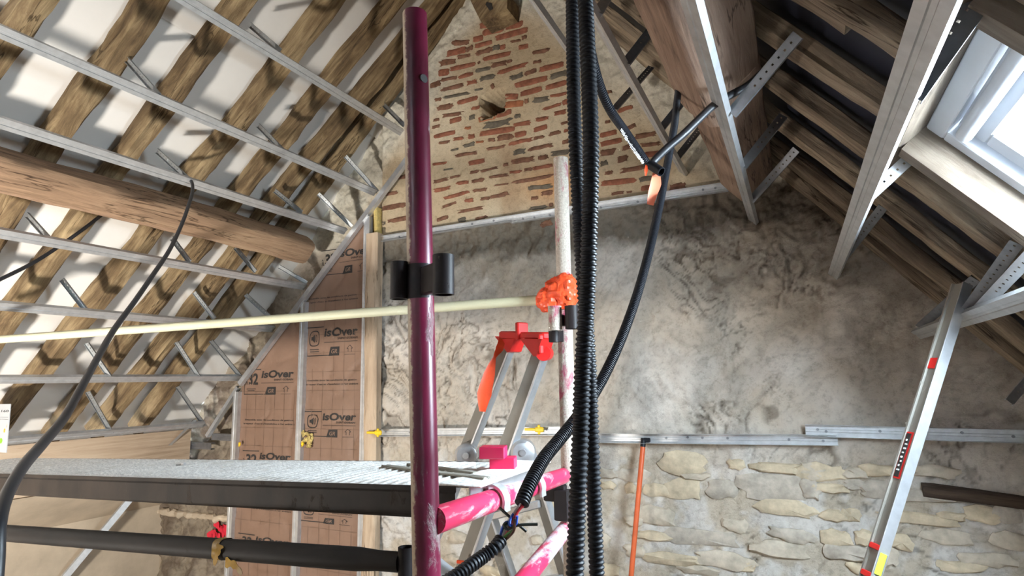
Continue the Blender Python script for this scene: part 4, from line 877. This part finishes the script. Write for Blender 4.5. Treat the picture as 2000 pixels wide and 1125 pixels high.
# printed card at the left edge
cdk = empty('product_card', deckpt(8, 884, .002)); z0 = deckpt(8, 884, .001).z; yy = deckpt(8, 884, .001).y
q = [onY(-46, 790, yy), onY(-46, 873, yy), onY(13, 873, yy), onY(20, 789, yy)]
zmin = min(p.z for p in q)
part('sheet', M['cardboard'], cdk, lambda m: m.slab([V((p.x, p.y, p.z if i in (0, 3) else z0)) for i, p in enumerate(q)], (0, .004, 0)), 0)
def onCard(mm, nm, mat):
    for v in mm.v: v.y = yy - .001
    build(mm, nm, M[mat], cdk, 0)
pa, pb = onY(-9, 805, yy), onY(17, 803, yy); onCard(text_mesh('IS-160', pa.x, pa.z, pb.x - pa.x, .012), 'lettering', 'ink')
for py in (814.5, 818.5): pa, pb = onY(-30, py, yy), onY(16.5, py - .5, yy); onCard(rct(pa.x, pa.z, pb.x, pa.z + .0012, 2), 'lettering', 'ink')
pa = onY(9, 841, yy); onCard(ringz(pa.x, pa.z, .007, .011, .0065, 14, 1), 'orange_mark', 'orangemark'); pa = onY(13, 832, yy); onCard(poly2([(pa.x - .002, pa.z - .008), (pa.x, pa.z - .008), (pa.x + .005, pa.z + .006), (pa.x + .003, pa.z + .006)]), 'orange_mark', 'orangemark')
pa = onY(2, 861, yy); onCard(ringz(pa.x, pa.z, .014, .0135, .0135, 20, 1), 'green_mark', 'greenmark')
pa = onY(-2, 789, yy); onCard(ringz(pa.x, pa.z - .004, .010, .004, .0038, 14, 1), 'orange_mark', 'orangemark')
tag(cdk, 'white printed product card standing at the left end of the deck', 'card')

# orange tape ball on the far post
def crumple(m, c, rx, ry, rz, seed, n=40, rows=26, amp=.30):
    vs = []
    for j in range(rows + 1):
        th = math.pi * j / rows
        for k in range(n):
            ph = 2 * math.pi * k / n; d = V((math.sin(th) * math.cos(ph), math.sin(th) * math.sin(ph), math.cos(th)))
            nn = abs(noise.noise(d * 1.7 + V((seed, 0, 0)))) * 1.2 + abs(noise.noise(V((d.x * 2, d.y * 2, d.z * 4)) + V((seed, 4, 0)))) * .35
            r_ = 1 - amp * nn; vs.append(c + V((d.x * rx, d.y * ry, d.z * rz)) * r_)
    m.add(vs, [(j * n + k, j * n + (k + 1) % n, (j + 1) * n + (k + 1) % n, (j + 1) * n + k) for j in range(rows) for k in range(n)])
ct = onY(1094, 574, Y2 - .01)
tag(part('tape_wrap', M['orangetape'], None, lambda m: (crumple(m, ct, .068, .06, .062, 3), crumple(m, onY(1074, 586, Y2 - .02), .048, .05, .048, 8), crumple(m, onY(1106, 568, Y2 - .02), .042, .048, .062, 11)), 14), 'crumpled orange tape wrapped where guard tube meets the far post', 'tape')

# ================================================================== LADDER
ld = empty('folding_ladder', V((-1.1, 2.0, 0)))
def stile(a_, b_, nm, side_, w=.058, t=.022, mat='aludust'):
    d = (b_ - a_).normalized(); s2 = (side_ - d * side_.dot(d)).normalized(); u2 = d.cross(s2)
    po = strip_poly([(w / 2 - .002, t), (w / 2, t), (w / 2, 0), (-w / 2, 0), (-w / 2, t), (-w / 2 + .002, t)], .0022)
    def f(m): m.bbox((a_ + b_) / 2, (w, (b_ - a_).length, t), (s2, d, u2), .003)
    o = part(nm, M[mat], ld, f); part('edge_flange', M['alu'], o, lambda m: m.bbox((a_ + b_) / 2 + s2 * (w / 2), (.012, (b_ - a_).length, t + .012), (s2, d, u2), .002)); return o
def floor_ext(a_, b_): k = a_.z / (a_.z - b_.z); return a_ + (b_ - a_) * k
f1a, f1b = dep(997, 660, 2.42), dep(905, 892, 2.34); f2a, f2b = dep(1056, 684, 2.20), dep(984, 888, 2.13)
f1c, f2c = floor_ext(f1a, f1b), floor_ext(f2a, f2b)
sdv = V((.86, -.10, .30)); 
stile(f1a, f1c, 'front_stile', sdv); stile(f2a, f2c, 'front_stile', sdv)
b1a, b1b = dep(912, 888, 2.33), dep(982, 1096, 2.25); c1a, c1b = dep(1030, 886, 2.14), dep(1106, 1128, 2.08)
b1c, c1c = floor_ext(b1a, b1b), floor_ext(c1a, c1b)
stile(b1a, b1c, 'rear_stile', V((.9, -.1, -.3)), .055); stile(c1a, c1c, 'rear_stile', V((.9, -.1, -.3)), .045)
for c_, nm in ((dep(912, 888, 2.31), 'hinge'), (dep(1022, 882, 2.12), 'hinge')):
    part(nm, M['alu'], ld, lambda m: (m.tube([c_ + V((-.012, .03, 0)), c_ + V((.006, -.022, 0)), c_ + V((.010, -.03, 0))], [.044, .044, .034], 22), m.tube([c_ + V((.012, -.03, 0)), c_ + V((.014, -.036, 0))], .012, 12)))
part('hinge_link', M['alu'], ld, lambda m: m.bbox(dep(1008, 884, 2.13), (.09, .014, .04), None, .006))
for k in (.28, .47, .66, .86):
    a_, b_ = f1a.lerp(f1c, k), f2a.lerp(f2c, k); d = b_ - a_
    if k < .3: continue
    part('step', M['white'] if k > .4 and k < .7 else M['alu'], ld, lambda m: m.bbox((a_ + b_) / 2, (d.length, .07, .02), (d.normalized(), V((0, 0, 1)).cross(d).normalized(), V((0, 0, 1))), .004))
for k in (.22, .6):
    a_, b_ = b1a.lerp(b1c, k * .5 + .07), c1a.lerp(c1c, k * .5 + .02); d = b_ - a_
    part('step', M['alu'], ld, lambda m: m.bbox((a_ + b_) / 2, (d.length, .05, .03), (d.normalized(), V((0, 0, 1)).cross(d).normalized(), V((0, 0, 1))), .004))
part('step_edge', M['orangetape'], ld, lambda m: m.tube([dep(893, 1097, 2.02), dep(924, 1100, 2.0)], .006, 8))
# red top cap
tc = empty('top_cap', f1a); tc.parent = ld; tc.location = (0, 0, 0); WL[tc.name] = wloc(ld)
bpy.data.objects.remove(tc)
def capf(m):
    L0, L1 = dep(980, 655, 2.44), dep(1070, 656, 2.17); d = (L1 - L0); t_ = d.normalized(); n_ = V((0, 0, 1)).cross(t_).normalized()
    m.bbox(L0.lerp(L1, .28), (d.length * .5, .045, .034), (t_, n_, V((0, 0, 1))), .006)
    m.bbox(L0.lerp(L1, .70), (d.length * .62, .05, .028), (t_, n_, V((0, 0, 1))), .006)
    for c_, w_ in ((dep(1000, 672, 2.39), .085), (dep(1052, 678, 2.19), .08)):
        m.slab([c_ - t_ * w_ - n_ * .03 + V((0, 0, .03)), c_ + t_ * w_ * .8 - n_ * .03 + V((0, 0, .03)), c_ + t_ * w_ * .35 - n_ * .03 - V((0, 0, .03)), c_ + t_ * w_ * .1 - n_ * .03 - V((0, 0, .034))], n_ * .055)
    m.bbox(dep(1019, 647, 2.30), (.022, .05, .07), (t_, n_, V((0, 0, 1))), .004)
    m.tube([dep(1061, 690, 2.15), dep(1067, 690, 2.2)], .028, 16)
    m.bbox(dep(1056, 672, 2.145), (.014, .02, .07), (t_, n_, V((0, 0, 1))), .004)
part('top_cap', M['redplastic'], ld, capf)['label'] = 'red plastic top cap'
tag(ld, 'dusty aluminium folding ladder with a red top cap behind the deck', 'ladder')
def ribbon(path, ws, mat, nm, label, cat, th=.001, facing=None, group=None):
    ps = spline(path, 6); n = len(ps); wi = np.interp(np.linspace(0, 1, n), np.linspace(0, 1, len(ws)), ws); m = MB(); vs = []
    for i, p in enumerate(ps):
        d = (ps[min(i + 1, n - 1)] - ps[max(i - 1, 0)]).normalized(); fc = facing or (CF * -1); s_ = d.cross(fc).normalized(); nn = d.cross(s_).normalized()
        w_ = float(wi[i]); vs += [p - s_ * w_, p + nn * w_ * .25, p + s_ * w_, p + s_ * w_ + nn * th, p + nn * (w_ * .25 + th), p - s_ * w_ + nn * th]
    m.add(vs, [(6 * i + k, 6 * i + (k + 1) % 6, 6 * i + 6 + (k + 1) % 6, 6 * i + 6 + k) for i in range(n - 1) for k in range(6)] + [(5, 4, 3, 2, 1, 0), tuple(6 * (n - 1) + k for k in range(6))])
    return tag(build(m, nm, M[mat], None, 50), label, cat, group)
ribbon([dep(981, 660, 2.40), dep(976, 680, 2.36), dep(966, 698, 2.33), dep(956, 730, 2.31), dep(946, 770, 2.29), dep(942, 804, 2.28)], [.012, .016, .006, .022, .028, .012], 'orangetape', 'tape_strip', 'twisted orange-red tape strip hanging from the ladder cap', 'tape')
ribbon([dep(1282, 338, 1.62), dep(1281, 358, 1.61), dep(1275, 378, 1.61), dep(1270, 400, 1.61)], [.010, .015, .013, .009], 'salmon', 'tape_flag', 'salmon tape flag hanging below the cable joint', 'tape')
ribbon([dep(1263, 322, 1.62), dep(1262, 332, 1.61), dep(1261, 343, 1.61)], [.003, .005, .002], 'orangetape', 'tape_scrap', 'tiny orange tape scrap at the conduit end', 'tape')

# ================================================================== CABLES AND CONDUITS
def conduit(pts, r, pitch, nm, label, mat='black', n=14, depth=.14):
    m = MB(); corrugate(m, spline([dep(*p) for p in pts], 16), r, pitch, n, depth); return tag(build(m, nm, M[mat], None, 28), label, 'conduit')
conduit([(1112, -700, 1.1), (1122, -400, .98), (1132, -180, .89), (1138, -60, .84), (1143, 0, .82), (1150, 150, .79), (1154, 300, .77), (1151, 450, .755), (1146, 590, .745), (1139, 700, .735), (1133, 860, .72), (1127, 1000, .71), (1121, 1180, .70)], .0110, .0068, 'corrugated_conduit', 'black corrugated conduit hanging in front, the one at left at the bottom', depth=.17)
conduit([(1096, -700, 1.14), (1104, -400, 1.02), (1112, -180, .93), (1117, -60, .90), (1118, 0, .89), (1121, 200, .87), (1130, 400, .85), (1140, 560, .83), (1150, 700, .815), (1156, 860, .80), (1161, 1000, .79), (1168, 1180, .78)], .0105, .0068, 'corrugated_conduit', 'black corrugated conduit hanging behind, the one at right at the bottom', depth=.17)
conduit([(1106, -520, 1.22), (1116, -260, 1.18), (1132, -60, 1.18), (1144, 40, 1.2), (1158, 120, 1.28), (1176, 180, 1.36), (1195, 220, 1.42), (1222, 258, 1.52), (1248, 296, 1.6), (1266, 322, 1.64)], .0112, .0066, 'corrugated_conduit', 'black conduit with white print curving from the hanging bundle to the cable joint', depth=.2)
ps = spline([dep(*p) for p in ((1212, 252, 1.46), (1226, 276, 1.515), (1243, 301, 1.575), (1258, 321, 1.615))], 30)
m = MB()
for k in range(2, len(ps) - 3, 3):
    d = (ps[k + 1] - ps[k]).normalized(); s_ = d.cross(CF).normalized(); m.box(ps[k] - CF * .010 - s_ * .0025, (.0032, random.uniform(.004, .011), .0012), (d, s_, CF))
o_ = build(m, 'printing', M['whiteprint'], None); cnd = [o for o in col.objects if o.get('label', '').startswith('black conduit with white')][0]
o_.parent = cnd; o_.location = o_.location - cnd.location
# smooth black cables
def cable(pts, rr, label, nm='cable', mat='cable', n=12):
    p = spline([dep(*q) for q in pts], 14); ri = np.interp(np.linspace(0, 1, len(p)), np.linspace(0, 1, len(rr)), rr); m = MB(); m.tube(p, [float(k) for k in ri], n); return tag(build(m, nm, M[mat], None, 60), label, 'cable')
cable([(1292, 336, 1.62), (1280, 326, 1.64), (1275, 318, 1.66), (1300, 292, 1.66), (1335, 262, 1.66), (1370, 228, 1.665), (1395, 205, 1.67), (1430, 184, 1.68), (1462, 166, 1.70), (1490, 140, 1.80)], [.011, .011], 'smooth black sheath rising right from the cable joint past the purlin')
m = MB(); m.pipe(dep(1270, 322, 1.63), dep(1292, 336, 1.60), .013, .011, 18); tag(build(m, 'cable_joint', M['black']), 'short black sleeve where the printed conduit ends', 'sleeve')
conduit([(1337, 128, 2.05), (1328, 155, 2.0), (1322, 200, 1.9), (1318, 240, 1.82), (1309, 290, 1.74), (1298, 350, 1.66), (1284, 420, 1.56), (1268, 490, 1.47), (1246, 570, 1.38), (1218, 650, 1.29), (1188, 718, 1.21), (1158, 772, 1.14), (1120, 825, 1.06), (1088, 864, 1.0), (1062, 896, .95), (1040, 935, .90), (1026, 965, .87), (1018, 986, .855)], .0112, .0052, 'corrugated_conduit', 'long black conduit swinging down from the purlin to the bundle of coloured wires', n=14, depth=.2)
conduit([(978, 1055, .84), (968, 1068, .83), (945, 1086, .82), (920, 1104, .80), (890, 1126, .78), (850, 1150, .76)], .0100, .0058, 'corrugated_conduit', 'short black conduit below the coloured wires at the bottom edge', n=16, depth=.17)
# coloured wires
wb = [('w_white', [(1018, 984, .856), (1004, 1002, .85), (992, 1018, .85), (986, 1034, .845), (978, 1054, .842)]), ('w_red', [(1020, 986, .855), (1008, 1004, .848), (1000, 1020, .845), (990, 1040, .842), (980, 1058, .84)]),
      ('w_blue', [(1016, 986, .856), (1000, 1008, .848), (996, 1024, .84), (1006, 1028, .838), (1010, 1008, .838)]), ('w_blue', [(976, 1052, .842), (982, 1030, .844), (990, 1020, .846), (1000, 1030, .842), (1004, 1022, .84)]),
      ('w_green', [(978, 1056, .842), (990, 1044, .84), (1002, 1036, .838), (1006, 1028, .838)]), ('w_brown', [(980, 1060, .842), (996, 1046, .838), (1004, 1034, .836), (1004, 1014, .838)]), ('w_red', [(1022, 988, .855), (1012, 998, .85), (1006, 1012, .846), (1004, 1020, .842)]),
      ('w_white', [(976, 1056, .842), (984, 1040, .843), (988, 1030, .845), (996, 1022, .846)]), ('w_black', [(990, 1020, .846), (984, 1026, .842), (992, 1034, .838), (1004, 1028, .838), (1020, 1025, .838), (1050, 1024, .84)]), ('w_black', [(976, 992, .86), (996, 1010, .85), (1014, 1026, .846), (1028, 1038, .845)])]
wl = ['white wire running straight between the two conduit ends', 'red wire running straight between the two conduit ends', 'blue wire looping from the upper conduit end', 'blue wire looping from the lower conduit end', 'green wire in the loose wire bundle', 'brown wire in the loose wire bundle', 'short red wire with a cut end in the bundle', 'short white wire with a cut end in the bundle', 'olive-black wire poking out to the right of the bundle', 'dark grey wire crossing the bundle diagonally']
for (mt, pts), lb in zip(wb, wl): cable(pts, [.0021, .0021], lb, 'wire', mt, 8)
# left cable
cable([(-10, 1140, .66), (-6, 1090, .67), (-2, 1020, .69), (14, 965, .74), (46, 910, .82), (84, 866, .92), (126, 815, 1.05), (160, 755, 1.2), (190, 700, 1.36), (222, 645, 1.58), (262, 590, 1.8), (300, 535, 2.02), (330, 490, 2.25), (352, 445, 2.5), (366, 408, 2.7), (376, 372, 2.9), (372, 352, 2.99), (352, 344, 3.05), (310, 346, 3.1)], [.0078, .0078], 'long black rubber cable swooping from the left ceiling rails to the bottom left corner')
cable([(250, 384, 3.06), (205, 415, 3.0), (170, 442, 2.92), (120, 478, 2.82), (60, 516, 2.68), (-30, 560, 2.5)], [.0085, .0085], 'black cable sagging behind the left rails to the picture edge')

# ================================================================== TOOLS LEANING ON THE WALL
# spirit level
lv = empty('spirit_level', V((.2, 2.0, 0))); ta = onY(1878, 556, 2.24); tb_ = onY(1700, 1122, 2.06); k = ta.z / (ta.z - tb_.z); tf = ta + (tb_ - ta) * k
d = (tf - ta).normalized(); s1_ = V((.80, -.60, 0)); s1_ = (s1_ - d * s1_.dot(d)).normalized(); s2_ = d.cross(s1_).normalized()
if s2_.y > 0: s2_ = -s2_
# body: bright flange faces s2/right, web faces the left
W_, T_ = .046, .030
def lvbody(m):
    po = [(-W_ / 2, -T_ / 2), (-W_ / 2 + .006, -T_ / 2), (-W_ / 2 + .008, -T_ / 2 + .006), (W_ / 2 - .008, -T_ / 2 + .006), (W_ / 2 - .006, -T_ / 2), (W_ / 2, -T_ / 2), (W_ / 2, T_ / 2), (-W_ / 2, T_ / 2)]
    m.extr(po, ta, tf, LA, LB)
LB = V((.86, .50, .0)); LB = (LB - d * LB.dot(d)).normalized(); LA = d.cross(LB).normalized()
if LA.x < 0: LA = -LA
part('body', M['aludust'], lv, lvbody, 30); part('face_plate', M['alu'], lv, lambda m: m.bbox((ta + tf) / 2 + LA * (W_ / 2 + .001), (.003, (tf - ta).length, T_ + .003), (LA, d, LB), .001))
def lvp(px, py, dx, da, w, h, th, nm, mat):   # plate on the web
    q = onY(px, py, 2.15); kk = (ta.z - q.z) / (ta.z - tf.z); c = ta.lerp(tf, kk) + LA * da - LB * (T_ / 2 - .005 + th / 2)
    part(nm, M[mat], lv, lambda m: m.bbox(c, (w, h, th), (LA, d, LB), .0006))
lvp(1765, 890, 0, 0, .032, .145, .002, 'sticker', 'redplastic'); lvp(1764, 890, 0, -.004, .018, .135, .0035, 'sticker_band', 'ink')
for i_ in range(8): lvp(1764 + 1.1 * (3.5 - i_), 862 + i_ * 8, 0, -.004 + random.uniform(-.002, .002), random.uniform(.006, .012), random.uniform(.003, .007), .0046, 'sticker_mark', 'whiteprint')
lvp(1820, 712, 0, 0, .032, .035, .002, 'sticker', 'redplastic')
def vial(py):
    q = onY(1700 + (1122 - py) * .315, py, 2.07); kk = (ta.z - q.z) / (ta.z - tf.z); c = ta.lerp(tf, kk)
    for e in (-1, 1): part('vial_cap', M['redplastic'], lv, lambda m: m.bbox(c + d * (.040 * e) + LA * .002, (W_ * .96, .016, T_ * 1.1), (LA, d, LB), .002))
    part('vial_window', M['wrap'], lv, lambda m: m.bbox(c + LA * .004, (W_ * .94, .064, T_ * 1.05), (LA, d, LB), .002))
    part('vial', M['vial'], lv, lambda m: m.tube([c - d * .030 + LA * .0195, c + d * .030 + LA * .0195], .0125, 14))
vial(1096)
tag(lv, 'long aluminium spirit level with red stickers leaning on the lowest right rail', 'spirit level')
# orange handle
oh = empty('broom_handle', V((-.8, 2.9, 0))); a = onY(1256, 868, 3.045); b = onY(1233, 1122, 2.93); bf = a + (b - a) * (a.z / (a.z - b.z))
part('pole', M['orangepole'], oh, lambda m: m.tube([a.lerp(bf, k / 10) for k in range(11)], .0125, 14)); part('end_fitting', M['black'], oh, lambda m: (m.tube([a + (a - bf).normalized() * .03, a + (bf - a).normalized() * .012], .0135, 12), m.bbox(a + V((.02, 0, .022)), (.035, .016, .02))))
tag(oh, 'orange tubular handle with a dark end leaning under the gable rail', 'handle')
# metal strip against the left wall
a = onX(258, 972, -4.46); b = onX(130, 1125, -4.58); bf = a + (b - a) * (a.z / (a.z - b.z))
rail('leaning_profile', a, bf, V((.3, .6, -.5)).normalized(), V((-1, 0, 0)), 'galv', 'bright metal profile leaning on the beige left wall under the deck', 'rail', None, strip_poly([(-.02, .02), (-.02, 0), (.02, 0), (.02, .02)], .0014))

# ================================================================== WORK LAMP (behind the camera, on the floor)
wl_ = empty('work_lamp', V((LAMP_POS.x, LAMP_POS.y, 0))); ld_ = LAMP_DIR; su = ld_.cross(V((0, 0, 1))).normalized(); uu = su.cross(ld_)
part('housing', M['yellow'], wl_, lambda m: m.bbox(LAMP_POS - ld_ * .05, (.30, .22, .08), (su, uu, ld_), .012)); part('lens', M['glow'], wl_, lambda m: m.bbox(LAMP_POS - ld_ * .006, (.26, .18, .006), (su, uu, ld_)))
part('stand', M['black'], wl_, lambda m: (m.tube([LAMP_POS - ld_ * .08 + su * .13, V((LAMP_POS.x, LAMP_POS.y, 0)) + su * .14], .011, 8), m.tube([LAMP_POS - ld_ * .08 - su * .13, V((LAMP_POS.x, LAMP_POS.y, 0)) - su * .14], .011, 8), m.tube([V((LAMP_POS.x, LAMP_POS.y - .14, .011)) + su * .14, V((LAMP_POS.x, LAMP_POS.y + .14, .011)) + su * .14], .011, 8), m.tube([V((LAMP_POS.x, LAMP_POS.y - .14, .011)) - su * .14, V((LAMP_POS.x, LAMP_POS.y + .14, .011)) - su * .14], .011, 8)))
tag(wl_, 'yellow work lamp on a floor stand behind the camera', 'lamp')
ll = bpy.data.lights.new('work_lamp_light', 'AREA'); ll.shape = 'RECTANGLE'; ll.size = .26; ll.size_y = .18; ll.energy = LAMP_W; ll.color = LAMP_COL; ll.spread = math.radians(150)
lo = bpy.data.objects.new('work_lamp_light', ll); col.objects.link(lo); lo.parent = wl_
lo.matrix_parent_inverse = Matrix.Identity(4); lo.location = LAMP_POS - wl_.location + ld_ * .012; lo.rotation_euler = ld_.to_track_quat('-Z', 'Y').to_euler()
